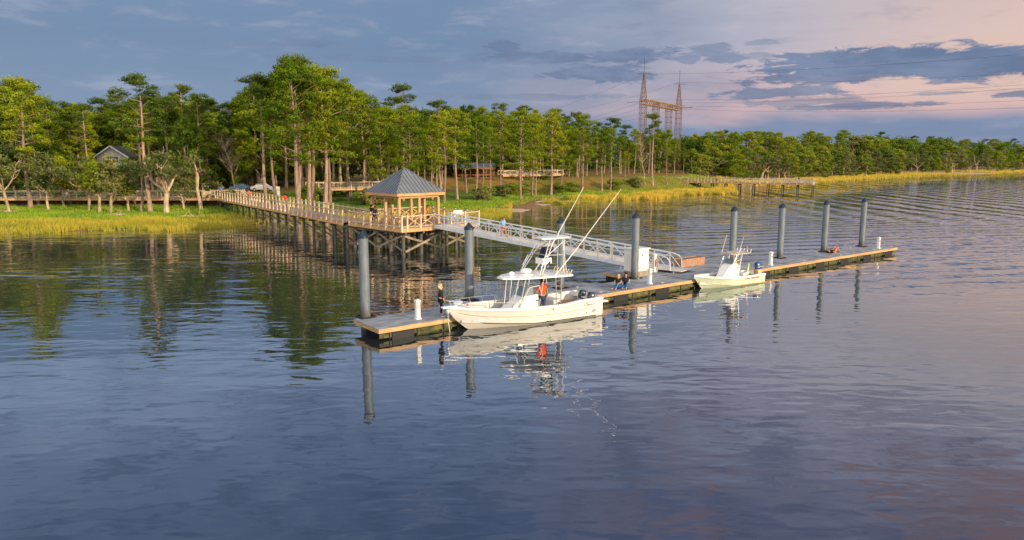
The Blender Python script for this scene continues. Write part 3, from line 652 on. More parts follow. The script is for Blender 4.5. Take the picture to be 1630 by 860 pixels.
# ------------------------------------------------------------------ platform + pavilion
A1 = R(43); e1 = Vector((math.cos(A1), math.sin(A1), 0)); e2 = Vector((-math.sin(A1), math.cos(A1), 0)); C1 = Vector((-10.1, 66.1, 0))
PW, PD = 9.2, 9.4
plat = thing('viewing_platform', 'square timber platform on piles carrying the pavilion', 'platform', (C1.x, C1.y, ZD))
pp = lambda a, b, h=0: e1*a+e2*b+Vector((0,0,h))
MB().poly([pp(0,0,-.05), pp(PW,0,-.05), pp(PW,PD,-.05), pp(0,PD,-.05)], .05).build('deck', WOODD, plat)
mb = MB()
for a, b, c, d in ((-.04,-.04,PW+.04,-.04),(-.04,-.04,-.04,PD+.04),(PW+.04,-.04,PW+.04,PD+.04),(-.04,PD+.04,PW+.04,PD+.04)): mb.bar(pp(a,b,-.22), pp(c,d,-.22), .06, .34)
mb.build('rim_joist', FASC, plat)
rail = 1.2
def railrun(a0, b0, a1, b1, n, X=True):
    P0 = Vector((a0, b0)); P1 = Vector((a1, b1)); global ppost
    for i in range(n+1):
        q = P0.lerp(P1, i/n)
        if (round(q.x, 2), round(q.y, 2)) in seen: continue
        seen.add((round(q.x, 2), round(q.y, 2)))
        if ppost is None:
            ppost = MB().box((0,0,rail/2-.14), (.15,.15,rail+.4), A1).build('post', WOOD, plat); ppost.location = pp(q.x, q.y)
            pcap.append(MB()._lathe([(.105,0),(.1,.04),(.02,.1)], 4, (0,0,0)).build('post_cap', NAVY, ppost)); pcap[0].location = (0,0,rail+.06)
        else:
            c = copy_of(ppost, plat, pp(q.x, q.y)); copy_of(pcap[0], c)
    h = MB().bar(pp(a0,b0,rail-.1), pp(a1,b1,rail-.1), .05, .09).bar(pp(a0,b0,.13), pp(a1,b1,.13), .05, .09); h.build('handrail', WOOD, plat)
    if X:
        x = MB()
        for i in range(n):
            q0 = P0.lerp(P1, i/n); q1 = P0.lerp(P1, (i+1)/n)
            x.bar(pp(q0.x,q0.y,.15), pp(q1.x,q1.y,rail-.13), .045, .09); x.bar(pp(q0.x,q0.y,rail-.13), pp(q1.x,q1.y,.15), .04, .085)
        x.build('cross_rail', BROWNP, plat)
seen = set(); ppost = None; pcap = []
railrun(-.05,-.05,-.05,PD-.2,7); railrun(-.05,-.05,.55,-.05,1,False); railrun(.55,-.05,3.6,-.05,2); railrun(5.7,-.05,PW,-.05,2,False); railrun(PW,-.05,PW,PD,5); railrun(3.2,PD,PW,PD,4)
for a in (.4, 2.4, 4.4, 6.6, 8.8):
    for b in (.4, 2.5, 4.7, 6.9, 9.0):
        q = pp(a, b)+C1; o = MB().tube([(0,0,-4.2),(0,0,0)], [.17,.16], 10).build('pile', PILEW, plat, True); o.location = pp(a, b, -.4)
    MB().bar(pp(a,-.1,-.51), pp(a,PD,-.51), .2, .22).build('cap_beam', PILEW, plat)
for b in (.2, 4.9, 8.8):
    for a in (.4, 4.4):
        MB().bar(pp(a,b,-.75), pp(a+4.2,b,-2.15), .06, .2).build('cross_brace', BRACE, plat); MB().bar(pp(a,b-.12,-2.2), pp(a+4.2,b-.12,-.75), .06, .2).build('cross_brace', BRACE, plat)
for a in (.2, 4.4):
    for b in (.4, 4.7):
        MB().bar(pp(a,b,-.75), pp(a,b+4.2,-2.15), .06, .18).build('cross_brace', BRACE, plat); MB().bar(pp(a+.1,b,-2.15), pp(a+.1,b+4.2,-.75), .06, .18).build('cross_brace', BRACE, plat)
# pavilion
pc = C1+e1*3.35+e2*4.25; pav = thing('pavilion', 'open timber pavilion with grey standing seam pyramid roof', 'pavilion', (pc.x, pc.y, ZD), A1)
hs = 2.78; ze = 3.05; za = 5.42
rb = MB()
for k in range(4):
    a = k*math.pi/2; M = Matrix.Rotation(a, 3, 'Z'); rb.poly([M@Vector((hs+.06,-hs-.06,ze+.06)), M@Vector((hs+.06,hs+.06,ze+.06)), Vector((0,0,za))])
roof = rb.build('roof', ROOFM, pav)
sm = MB()
for k in range(4):
    M = Matrix.Rotation(k*math.pi/2, 3, 'Z')
    for j in range(-6, 7):
        y_ = j*.42; f_ = 1-abs(y_)/(hs+.06); sm.bar(M@Vector((hs+.06, y_, ze+.08)), M@Vector(((hs+.06)*(1-f_)+.0, y_, ze+.08+(za-ze-.06)*f_)), .035, .05)
sm.build('roof_seam', ROOFR, roof)
hp = MB()
for k in range(4):
    M = Matrix.Rotation(k*math.pi/2, 3, 'Z'); hp.bar(M@Vector((hs+.06,hs+.06,ze+.08)), (0,0,za+.03), .14, .05)
hp.build('hip_cap', ROOFM, roof)
fb = MB()
for k in range(4):
    M = Matrix.Rotation(k*math.pi/2, 3, 'Z'); fb.bar(M@Vector((hs,-hs,ze-.08)), M@Vector((hs,hs,ze-.08)), .06, .26); 
fb.poly([(-hs+.05,-hs+.05,ze-.15),(hs-.05,-hs+.05,ze-.15),(hs-.05,hs-.05,ze-.15),(-hs+.05,hs-.05,ze-.15)]); fb.build('fascia', FASC, pav)
for k in range(4):
    M = Matrix.Rotation(k*math.pi/2, 3, 'Z'); MB().bar(M@Vector((2.3,-2.35,ze-.32)), M@Vector((2.3,2.35,ze-.32)), .12, .26).build('beam', BROWNP, pav)
    for y_ in (-2.3, -.0):
        q = M@Vector((2.3, y_, 0)); o = MB().box((0,0,(ze-.45)/2), (.24,.24,ze-.45)).build('post', BROWNP, pav); o.location = (q.x, q.y, 0)
# fish cleaning table
q = C1+e1*7.6+e2*1.0; t = thing('cleaning_table', 'white fish cleaning table on the platform beside the gangway', 'table', (q.x, q.y, ZD), A1)
MB().box((0,0,.9), (1.1,.6,.06)).build('tabletop', WHITE, t); MB().box((0,.28,1.08), (1.1,.04,.3)).build('splash_board', WHITE, t)
for a in (-.48,.48):
    for b in (-.24,.24): MB().bar((a,b,0), (a,b,.87), .07).build('leg', WHITE, t)
# ------------------------------------------------------------------ gangway
G0 = C1+e1*3.75+e2*.0+Vector((0,0,ZD+.02)); G1 = Vector((10.9, 53.35, .78)); gd = (G1-G0); GL = gd.length; gd.normalize(); gn = Vector((-gd.y, gd.x, 0)).normalized()
gw = thing('gangway', 'long grey aluminium truss gangway sloping from platform down to the float', 'gangway', G0)
gp = lambda s, t, h: gd*s+gn*t+Vector((0,0,h)); GW = 1.75
MB().poly([gp(0,0,0), gp(GL,0,0), gp(GL,GW,0), gp(0,GW,0)], .04).build('deck', ALUD, gw)
NB = 18
for t in (-.06, GW+.06):
    MB().bar(gp(-.1,t,-.06), gp(GL,t,-.06), .1, .3).build('bottom_chord', ALU, gw)
    MB().bar(gp(.0,t,1.12), gp(GL,t,1.12), .09, .1).build('top_chord', ALU, gw)
    MB().tube([gp(.0,t,.86), gp(GL,t,.86)], .035, 8).build('handrail', ALU, gw)
    for i in range(NB+1):
        MB().bar(gp(GL*i/NB,t,.08), gp(GL*i/NB,t,1.08), .085, .1).build('truss_post', mat('sunlit_post', (.62,.58,.5), .5, .06, 2), gw)  # cream of the warm light is put into the truss post colour
    for i in range(NB):
        a, b = (1.06, .1) if i % 2 == 0 else (.1, 1.06); MB().bar(gp(GL*(i+.04)/NB,t,a), gp(GL*(i+.96)/NB,t,b), .05, .06).build('diagonal', ALU, gw)
    # curved end rail
    MB().tube([gp(GL,t,1.12), gp(GL+.35,t,1.1), gp(GL+.75,t,1.02), gp(GL+1.0,t,.8), gp(GL+1.05,t,.1)], .045, 8).build('end_rail', ALU, gw)
    MB().tube([gp(GL+.05,t,1.0), gp(GL+.95,t,.1)], .035, 6).build('diagonal', ALU, gw)
MB().poly([gp(GL,0,.0), gp(GL+1.9,0,.13)+Vector((0,0,.02)), gp(GL+1.9,GW,.15), gp(GL,GW,.0)], .04).build('transition_plate', ALUD, gw)
for t in (0, GW): MB().bar(gp(GL-3.2,t,-.2), gp(GL-3.2,t,-.2)-Vector((0,0,.85)), .1).build('support_leg', ALU, gw)
# ------------------------------------------------------------------ floating dock
DA = R(37.4); dd_ = Vector((math.cos(DA), math.sin(DA), 0)); dn = Vector((-math.sin(DA), math.cos(DA), 0)); O = Vector((-6.62, 35.0, 0)); ZT = .62; DW = 2.85; DL = 54.4
dw = lambda s, t, h=0.: O+dd_*s+dn*t+Vector((0,0,h))
dock = thing('floating_dock', 'long grey decked floating dock lying across the river', 'dock', (O.x, O.y, 0), DA)
mb = MB(); nb = 9
for i in range(nb): mb.box((DL/2, .08+DW*(i+.5)/nb*.965, ZT-.02), (DL, DW/nb*.965-.012, .04))
mb.build('deck', DOCKD, dock)
mb = MB()
for i in range(15): mb.box((DL*(i+.5)/15, DW/2, ZT-.055), (.02+DL/15-.06, DW-.1, .03))
mb.build('frame', BRACE, dock)
for i in range(1, 9): MB().box((i*6.04, DW/2, ZT+.006), (.05, DW-.12, .012)).build('section_joint', BLACK, dock)
def waler(a, b, c, d, par):
    MB().bar((a,b,ZT-.115), (c,d,ZT-.115), .08, .22).build('waler', DOCKW, par)
waler(0,.04,DL,.04,dock); waler(0,DW-.04,DL,DW-.04,dock); waler(.04,.083,.04,DW-.083,dock); waler(DL-.04,.083,DL-.04,DW-.083,dock)
MB().bar((.08,.12,ZT-.4), (DL-.08,.12,ZT-.4), .06, .22).build('lower_waler', FLOATM, dock)
bt = None
for i in range(34):
    if bt is None: bt = MB().box((0,0,0), (.07,.05,.34)).build('bolt_plate', BLACK, dock); bt.location = (1.6*(i+.4), .07, ZT-.4)
    else: copy_of(bt, dock, (1.6*(i+.4), .07, ZT-.4))
fl = None
for i in range(14):
    s = 1.4+i*3.95
    if fl is None: fl = MB().box((0,0,0), (1.3,DW-.1,.5)).build('float', BLACK, dock, bevel=.04); fl.location = (s, DW/2-.02, .1)
    else: copy_of(fl, dock, (s, DW/2-.02, .1))
fg = None
for i in range(13):
    s = 3.4+i*3.95
    if fg is None: fg = MB().box((0,0,0), (2.2,DW-.5,.5)).build('float', FLOATM, dock, bevel=.05); fg.location = (s, DW/2, .1)
    else: copy_of(fg, dock, (s, DW/2, .1))
cl_ = None
for i in range(9):
    for t in (.3, DW-.35):
        if cl_ is None: cl_ = MB().box((0,0,.04), (.07,.05,.08)).bar((-.16,0,.09), (.16,0,.09), .035).build('cleat', STEEL, dock); cl_.location = (4+i*5.8, t, ZT)
        else: copy_of(cl_, dock, (4+i*5.8, t, ZT))
# gangway landing float
lf = thing('landing_float', 'square grey landing float joined behind the dock under the gangway end', 'dock', dw(21.6, DW+.02), DA); LW, LD = 12.6, 3.5
mb = MB()
for i in range(11): mb.box((LW/2, LD*(i+.5)/11, ZT-.02), (LW, LD/11-.012, .04))
mb.build('deck', DOCKD, lf)
for a, b, c, d in ((0,LD-.04,LW,LD-.04),(.04,.03,.04,LD-.083),(LW-.04,.03,LW-.04,LD-.083)): waler(a,b,c,d,lf)
for i in range(4): o = MB().box((0,0,0), (2.4,LD-.3,.62)).build('float', BLACK, lf, bevel=.05); o.location = (1.5+i*3.1, LD/2, .15)
# crate planter on landing, cabinet, pedestals
cr = thing('storage_box', 'long low wooden box of upright boards at the right end of the landing', 'storage box', dw(28.3, DW+1.4, ZT), DA); cr.scale = (.76,.8,.8)
mb = MB()
for i in range(14): mb.box((.13+i*.25, 0, .37), (.235,.05,.74)); mb.box((.13+i*.25, 1.1, .37), (.235,.05,.74))
for i in range(4): mb.box((-.02,.15+i*.27,.37), (.05,.25,.74)); mb.box((3.53,.15+i*.27,.37), (.05,.25,.74))
mb.build('side_board', mat('red_cedar', (.42,.22,.13), .7, .2, 3, stretch=(4,4,.5)), cr); MB().box((1.75,.55,.66), (3.4,1.02,.05)).build('lid', BRACE, cr)
cb = thing('utility_cabinet', 'tall white electrical cabinet behind the grey piling on the dock', 'cabinet', dw(22.5, DW+.35, ZT), DA)
cb.scale = (1.1,1.2,1.1)
MB().box((.0,.45,.17), (1.35,.85,.34)).build('plinth', mat('plinth_boards', (.33,.26,.2), .8, .25, 5, stretch=(6,6,.4)), cb)
MB().box((0,.45,1.06), (1.35,.85,1.44)).build('body', CAB, cb, bevel=.015); MB().box((0,.45,1.81), (1.47,.97,.06)).build('lid', CAB, cb)
MB().box((.0,.012,1.06), (1.2,.02,1.36)).build('door', CAB, cb)
mb = MB(); [mb.box((0,-.004,.5+.035*k), (.7,.012,.015)) for k in range(5)]; mb.build('vent', SILV, cb)
mb = MB().box((.55,-.01,1.55), (.05,.03,.06)).box((.55,-.01,.85), (.05,.03,.06)); mb.build('latch', STEEL, cb)
MB().poly([(-.07,-.003,1.36),(.07,-.003,1.36),(0,-.003,1.5)], .004, (0,-1,0)).build('warning_sign', INK, cb)
def pedestal(s, t, lb, h=1.0, red=False):
    q = at(s, t, ZT); r = thing('power_pedestal', lb, 'power pedestal', q, DA)
    MB().box((0,0,.03), (.3,.3,.06)).build('base', CAB, r); MB().box((0,0,h/2), (.22,.22,h)).build('body', CAB, r, bevel=.01)
    MB()._lathe([(.2,0),(.2,.05),(.02,.14)], 4, (0,0,h)).build('cap', CAB, r).rotation_euler = (0,0,R(45))
    MB().box((0,-.115,h*.72), (.15,.02,.16)).build('socket_cover', SILV, r)
    if red: MB().box((0,-.12,h*.52), (.13,.03,.5)).build('extinguisher_panel', RED, r)
pedestal(665, 508, 'white power pedestal on the near end of the dock by the standing woman', .95)
pedestal(1034, 452, 'white power pedestal nearest the seated couple', .95)
pedestal(1041, 433, 'taller white pedestal with a red extinguisher panel beside the cabinet', 1.25, True)
pedestal(1226.5, 422, 'white power pedestal just behind the small green boat', .95)
pedestal(1398, 395.5, 'white power pedestal at the far right tip of the dock', .95)
for nm, s0 in (('gate_rail', 25.2), ('gate_rail', 27.3)):
    r = MB().tube([dw(s0, DW-.3, ZT), dw(s0, DW-.3, ZT+.75), dw(s0, DW-.1, ZT+.85)], .03, 6).build('grab_post', STEEL, None, True); tag(r, 'short metal grab post left of the wooden storage box' if s0 < 26 else 'short metal grab post touching the corner of the wooden storage box', 'grab post')
# pilings
plab = ['leftmost tall grey piling at the near end of the dock','second piling from the left, behind the bow of the big boat','third piling from the left, behind the stern of the big boat','grey piling directly in front of the white cabinet','piling behind the small green boat','piling between the small boat and the lying person','piling beside the person lying on the dock','rightmost piling near the far tip of the dock']
pos = [at(582,505,ZT), at(747.5,478.5,ZT), at(892,459,ZT), at(1010,443,ZT), at(1165,421.5,ZT), at(1241,411,ZT), at(1311,401,ZT), at(1371,392.5,ZT)]
pr_ = None
for i, q in enumerate(pos):
    loc = (q.x, q.y, 0); tops = [4.55,4.6,4.6,4.6,4.5,4.55,4.5,4.5][i]
    if pr_ is None:
        pr_ = thing('piling', plab[0], 'piling', loc, 0, 'tall grey dock pilings'); tag(pr_.copy() if False else pr_)
        MB()._lathe([(.26,-3),(.26,4.95)], 28, (0,0,0)).build('pile', HDPE, pr_, True)
        MB()._lathe([(.285,4.88),(.285,5.0),(.02,5.3)], 28, (0,0,0)).build('cap', HDPEC, pr_, True)
        g_ = MB()
        for k in range(4): 
            a = DA+k*math.pi/2; c_, s_ = math.cos(a), math.sin(a); g_.bar((c_*.38-s_*.38, s_*.38+c_*.38, ZT+.03), (c_*.38+s_*.38, s_*.38-c_*.38, ZT+.03), .1, .07)
        g_.build('guide_frame', BLACK, pr_)
    else: copy_tree(pr_, loc, 0, plab[i], 'tall grey dock pilings')
# ------------------------------------------------------------------ boats
def interp(t, xs_, ys_): return float(np.interp(t, xs_, ys_))
def hull(r, L, beam, sheer, wlb, m, capm, linm, z_floor, transom_h, bowx):
    """bow at +x"""
    N = 28; rings = []; gun = []; inn = []
    for i in range(N+1):
        t = i/N; x = L*t
        hb = beam/2*(1-max(0, (t-.5)/.5)**2.4)*(.93+.07*min(1, t*3)); hb = max(hb, .03)
        cb_ = beam/2*.86*(1-max(0, (t-.42)/.56)**1.9) if t < .975 else .01; cb_ = max(cb_, .01)
        zs = interp(t, *sheer); zc = interp(t, [0,.5,.8,.93,1], [.02,.06,.3,.6,zs*.86]); zk = interp(t, [0,.6,.8,.885,.96,1], [-.42,-.42,-.25,.02,.6,zs*.84])
        zc = max(zc, zk+.01); xk = x
        mid = (hb*.45+cb_*.55, zc+(zs-zc)*.5); rings.append([Vector((x, -hb, zs)), Vector((x,-mid[0],mid[1])), Vector((x,-cb_-.03,zc+.05)), Vector((x,-cb_,zc)), Vector((xk,0,zk)), Vector((x,cb_,zc)), Vector((x,cb_+.03,zc+.05)), Vector((x,mid[0],mid[1])), Vector((x,hb,zs))])
        gun.append((x, hb, zs))
    mb = MB().loft(rings); mb._add(rings[0], [tuple(range(9))]); h = mb.build('hull', m, r, True)
    # gunwale cap
    cap = MB(); gw_ = .2; N0 = N
    sec = []
    for x, hb, zs in gun:
        w_ = min(gw_, hb*.5)
        sec.append((x, hb, zs, w_))
    for sgn in (-1, 1):
        cap.loft([[Vector((x, sgn*(hb+.03), zs-.09)), Vector((x, sgn*(hb+.035), zs-.01)), Vector((x, sgn*(hb), zs+.03)), Vector((x, sgn*(hb-w_), zs+.03)), Vector((x, sgn*(hb-w_), zs-.05))] for x, hb, zs, w_ in sec])
    cap.build('gunwale', capm, r, True)
    # liner
    ln = MB()
    for sgn in (-1, 1):
        ln.loft([[Vector((x, sgn*max(.0, hb-w_), zs+.0)), Vector((x, sgn*max(0, hb-w_-.05), max(z_floor, zs*.35) if x/L > .9 else z_floor))] for x, hb, zs, w_ in sec if x/L < .93])
    fl_ = [(x, hb-w_-.05) for x, hb, zs, w_ in sec if x/L < .93]
    ln.loft([[Vector((x, -w_, z_floor)), Vector((x, w_, z_floor))] for x, w_ in fl_]); ln.build('cockpit', linm, r, True)
    # bow deck
    bd = [(x, hb, zs) for x, hb, zs, w_ in sec if x/L >= .86]
    MB().loft([[Vector((x,-hb+.02,zs+.01)), Vector((x,0,zs+.05)), Vector((x,hb-.02,zs+.01))] for x, hb, zs in bd]).build('bow_deck', capm, r, True)
    tr = MB().box((-.03,0,transom_h/2+.1), (.1,beam*.84,transom_h)).box((.15,0,transom_h+.02), (.4,beam*.84,.06)); tr.build('transom', capm, r)
    return h, sec
def outboard(r, x, y, z, c1, c2, tilt, sc=1.):
    e = bpy.data.objects.new('outboard_motor', None); COL.objects.link(e); e.parent = r; e.location = (x, y, z); e.rotation_euler = (0, tilt, 0); e.scale = (sc,)*3
    rings = []
    for t, (lx, ly, ox) in zip((0,.08,.3,.5,.58), ((.2,.17,-.0),(.3,.2,-.04),(.34,.21,-.06),(.28,.18,-.04),(.12,.1,0))):
        rings.append([Vector((ox-.1+lx*math.copysign(abs(math.cos(a))**.6, math.cos(a)), ly*math.copysign(abs(math.sin(a))**.6, math.sin(a)), .15+t)) for a in [2*math.pi*k/12 for k in range(12)]])
    MB().loft(rings, True, True).build('cowl', c1, e, True); MB().box((-.1,0,.34), (.5,.425,.07)).build('stripe', c2, e)
    MB().box((-.08,0,-.2), (.2,.16,.72)).box((-.1,0,-.55), (.36,.1,.05)).ell((-.1,0,-.75), (.3,.08,.08)).build('lower_unit', c1, e, False)
    MB().box((.12,0,-.02), (.14,.22,.4)).build('bracket', BLACK, e); return e
def MT(x, y, z, tilt=0.):                                 # lettering on the port side
    return Matrix.Translation((x, y, z)) @ Matrix(((-1,0,0,0),(0,math.sin(tilt),math.cos(tilt),0),(0,math.cos(tilt),-math.sin(tilt),0),(0,0,0,1)))
HB = math.atan2(-.54, -.84)
b1 = thing('center_console_boat', 'large cream centre console boat with tower and outriggers moored at the dock', 'boat', (4.55, 42.15, 0), HB)
SH = ([0,.18,.3,.6,.85,1], [1.08,1.06,.96,1.05,1.2,1.3])
h, sec = hull(b1, 9.35, 2.85, SH, 0, HULLC, WHITE, mat('cockpit_grey', (.55,.55,.54), .5, .05, 2), .42, .86, 9.3)
def strake(r, L, beam, frac, w, m, name, t0, t1, sheer, sgns=(1,-1), lift=.012):
    for sgn in sgns:
        pts_ = []
        for i in range(24):
            t = t0+(t1-t0)*i/23; hb = max(beam/2*(1-max(0,(t-.5)/.5)**2.4)*(.93+.07*min(1, t*3)), .03); cb_ = max(beam/2*.86*(1-max(0,(t-.42)/.56)**1.9) if t < .975 else .01, .01); zs = interp(t, *sheer); zc = interp(t, [0,.5,.8,.93,1], [.02,.06,.3,.6,zs*.86]); zk = interp(t, [0,.6,.8,.885,.96,1], [-.42,-.42,-.25,.02,.6,zs*.84]); zc = max(zc, zk+.01)
            my, mz = hb*.45+cb_*.55, zc+(zs-zc)*.5; ly, lz = cb_+.03, zc+.05
            if frac >= .5: k = (frac-.5)*2; y_, z_ = my+(hb-my)*k, mz+(zs-mz)*k
            else: k = frac*2; y_, z_ = ly+(my-ly)*k, lz+(mz-lz)*k
            pts_.append(Vector((L*t, sgn*(y_+lift), z_)))
        MB().tube(pts_, w, 4).build(name, m, r)
strake(b1, 9.35, 2.85, .0, .026, INK, 'hull_stripe', .05, .88, SH); strake(b1, 9.35, 2.85, .5, .013, BRACE, 'hull_stripe', .02, .95, SH, lift=.012); strake(b1, 9.35, 2.85, .9, .022, mat('rub_taupe', (.28,.24,.18), .6), 'rub_rail', .01, .98, SH)  # the rub rail is one even taupe band
B1SH = .75
# console, seats
mb = MB().loft([[Vector((x, sy*w_, z_)) for sy in (-1, 1) for z_ in ((.42, zt) if sy < 0 else (zt, .42))] for x, w_, zt in ((2.95,.5,1.35),(3.3,.52,1.55),(4.2,.5,1.5),(4.75,.42,1.05),(5.3,.38,.8))], True, True); mb.build('console', WHITE, b1, False, bevel=.04)
MB().poly([(3.55,-.5,1.5),(4.2,-.45,1.48),(4.0,-.42,2.0),(3.6,-.44,2.1)], .02, (0,1,0)).poly([(3.55,.48,1.5),(4.2,.43,1.48),(4.0,.4,2.0),(3.6,.42,2.1)], .02, (0,1,0)).poly([(4.22,-.45,1.48),(4.22,.45,1.48),(4.0,.42,2.02),(4.0,-.42,2.02)], .02, (1,0,0)).build('windshield', GLASSD, b1)
MB().box((3.35,.515,1.2), (.18,.012,.08)).build('console_vent', INK, b1)
MB().tube([(3.0,0,1.35),(2.85,0,1.4)], .03, 6).tube([(2.85+.0*math.cos(a), .18*math.cos(a), 1.42+.18*math.sin(a)) for a in [k*math.pi/6 for k in range(13)]], .018, 6).build('steering_wheel', STEEL, b1)
ls = bpy.data.objects.new('leaning_post', None); COL.objects.link(ls); ls.parent = b1
MB().box((1.95,0,1.02), (.5,1.1,.16)).build('seat', WHITE, ls, bevel=.04); MB().box((1.95,0,.68), (.42,.9,.5)).build('tackle_box', WHITE, ls, bevel=.02)
mb = MB()
for y_ in (-.5,.5): mb.tube([(1.75,y_,.42),(1.8,y_,1.0)], .03, 6); mb.tube([(1.72,y_,1.0),(1.6,y_,1.4)], .025, 6)
mb.tube([(1.6,-.5,1.4),(1.6,.5,1.4)], .04, 6); mb.build('backrest_frame', STEEL, ls)
MB().box((5.75,0,.62), (.8,.7,.4)).build('bow_seat', WHITE, b1, bevel=.05)
# hardtop
ht = []
for x, w_, z_ in ((1.25,1.1,2.5),(1.45,1.22,2.5),(2.6,1.3,2.54),(4.0,1.2,2.56),(4.9,.82,2.55),(5.45,.3,2.53)): ht.append([Vector((x,-w_,z_)), Vector((x,-w_*.95,z_+.07)), Vector((x,0,z_+.12)), Vector((x,w_*.95,z_+.07)), Vector((x,w_,z_)), Vector((x,0,z_-.02))])
top = MB().loft(ht, True, True).build('hardtop', WHITE, b1, True)
mb = MB()
for y_ in (-.55,.55):
    for a, b in (((3.3,y_,.45),(3.0,y_*1.3,2.5)),((4.5,y_,.9),(4.2,y_*1.25,2.52)),((4.5,y_,.9),(3.9,y_*1.1,2.0)),((3.9,y_*1.1,2.0),(3.3,y_*1.15,2.05)),((3.3,y_*1.15,2.05),(3.0,y_*1.2,1.3)),((2.0,y_*1.05,.45),(2.25,y_*1.4,2.5)),((1.75,y_*1.05,.5),(1.85,y_*1.4,2.5)),((4.9,y_*.8,.9),(4.6,y_*1.1,2.52))): mb.tube([a, b], .028, 8)
    for z_ in (1.2,1.55,1.9,2.2): mb.tube([(1.78,y_*1.15,z_),(2.15,y_*1.15,z_)], .02, 6)
mb.build('top_frame', STEEL, b1, True)
# rod holders
RODLIT = mat('sunlit_holder', (.62,.5,.3), .3, .05, 2, metal=.4)  # yellow of the low sun is put into the rod holder colour
for k in range(6): MB().tube([(1.28,-.8+k*.32,2.5),(1.12,-.8+k*.32,2.78)], .028, 8).build('rod_holder', RODLIT, b1)
for k in range(3): MB().tube([(1.5+k*.35,.98,2.55),(1.45+k*.35,1.0,2.75)], .024, 6).build('rod_holder', RODLIT, b1)
# radar, light, tower
MB()._lathe([(.1,0),(.1,.1),(.27,.12),(.31,.17),(.31,.26),(.26,.31),(.05,.33)], 20, (3.8,.1,2.66)).build('radar_dome', WHITE, b1, True); MB()._lathe([(.36,0),(.34,.06),(.2,.09)], 20, (3.75,.1,2.62)).build('radar_base', WHITE, b1, True)
MB().ell((4.75,.1,2.78), (.17,.14,.12)).build('spotlight', WHITE, b1, True)
tw = bpy.data.objects.new('tower', None); COL.objects.link(tw); tw.parent = b1
mb = MB()
for y_ in (-1,1):
    for a, b in (((3.35,y_*.95,2.6),(2.35,y_*.5,4.45)),((3.2,y_*.95,2.6),(2.1,y_*.5,4.45)),((1.5,y_*.9,2.6),(1.5,y_*.5,4.45)),((1.7,y_*.9,2.6),(1.35,y_*.5,4.45)),((2.75,y_*.72,3.6),(1.55,y_*.7,3.55)),((2.8,y_*.72,3.5),(1.5,y_*.6,4.3)),((3.25,y_*.92,2.9),(2.95,y_*.8,3.5))): mb.tube([a, b], .027, 8)
    for k in range(7):
        f_ = k/7; mb.tube([(3.35-f_,y_*(.95-.45*f_),2.6+1.85*f_),(3.2-1.1*f_,y_*(.95-.45*f_),2.6+1.85*f_)], .016, 5)
mb.tube([(2.75,-.72,3.6),(2.75,.72,3.6)], .025, 6); mb.tube([(1.55,-.7,3.55),(1.55,.7,3.55)], .025, 6); mb.tube([(2.35,-.5,4.4),(2.35,.5,4.4)], .025, 6); mb.tube([(2.35,0,2.65),(2.35,0,3.6)], .05, 8); mb.build('tower_frame', STEEL, tw, True)
MB().loft([[Vector((x,-w_,4.46)), Vector((x,-w_,4.52)), Vector((x,0,4.57)), Vector((x,w_,4.52)), Vector((x,w_,4.46)), Vector((x,0,4.45))] for x, w_ in ((.95,.5),(1.1,.62),(2.3,.66),(2.9,.5))], True, True).build('sun_top', WHITE, tw, True)
MB().loft([[Vector((x,-w_,3.0)), Vector((x-.2,-w_*.6,3.95)), Vector((x-.2,w_*.6,3.95)), Vector((x,w_,3.0))] for x, w_ in ((2.05,.28),(2.3,.42),(2.65,.36))], True, True).build('canvas_cover', NAVY, tw)
MB().box((2.45,.33,3.2), (.62,.1,.34), 0, 0, .1).box((2.72,0,3.2), (.08,.7,.34)).build('helm_box', WHITE, tw, bevel=.02)
MB().tube([(2.0,.55,2.62),(1.95,.6,5.0)], .014, 5).build('antenna', WHITE, b1)
# outriggers
for y_, nm in ((1,'o'),(-1,'p')):
    o = MB().tube([(2.5,y_*1.0,2.55),(1.2,y_*1.15,3.9),(-1.6,y_*1.7,7.3)], [.035,.028,.012], 6).build('outrigger', mat('outrigger_white', (.78,.74,.66), .35, .03, 2), b1, True)
tw.location = (.1,0,.12)
for o_ in list(b1.children):
    if o_.name.split('.')[0] not in ('hull','gunwale','cockpit','bow_deck','transom','hull_stripe','rub_rail','bow_seat'): o_.location.x += B1SH
# bow rail
mb = MB()
for s in (-1, 1):
    pr2 = []
    for t in (.62,.72,.82,.9,.96,.995):
        hb = max(2.85/2*(1-max(0,(t-.5)/.5)**2.4)-.1, .06); zs = interp(t, *SH); pr2.append(Vector((9.35*t, s*hb, zs+.34))); mb.tube([(9.35*t-.12, s*hb, zs+.02), pr2[-1]], .014, 6)
    pr2 = [Vector((9.35*.57, s*1.25, interp(.57, *SH)+.04))]+pr2+[Vector((9.5, s*.05, 1.7))]; mb.tube(pr2, .016, 6)
mb.build('bow_rail', STEEL, b1, True)
MB().box((9.3,0,1.33), (.9,.3,.1)).build('anchor_pulpit', WHITE, b1, bevel=.03); MB().tube([(9.55,0,1.28),(9.3,0,1.05),(9.45,.05,.95)], .035, 6).ell((9.42,0,1.1), (.1,.09,.16)).build('anchor', SILV, b1)
MB().tube([(9.4,0,1.05),(9.38,0,.5),(9.3,.02,-.1)], .022, 6).build('bow_line', mat('rope_white', (.6,.58,.5), .8), b1)
MB().ell((8.35,.22,1.37), (.09,.05,.05)).build('bow_light', RED, b1)
MB().ell((8.7,-.2,1.45), (.3,.2,.14)).build('cushion', mat('pale_blue', (.45,.52,.66), .7), b1, True)
outboard(b1, -.2, -.42, .72, ENG, SILV, R(70), .9); outboard(b1, -.2, .42, .72, ENG, SILV, R(70), .9)
MB().box((-.3,.95,.78), (.5,.35,.08)).box((-.3,-.95,.78), (.5,.35,.08)).build('swim_platform', WHITE, b1)
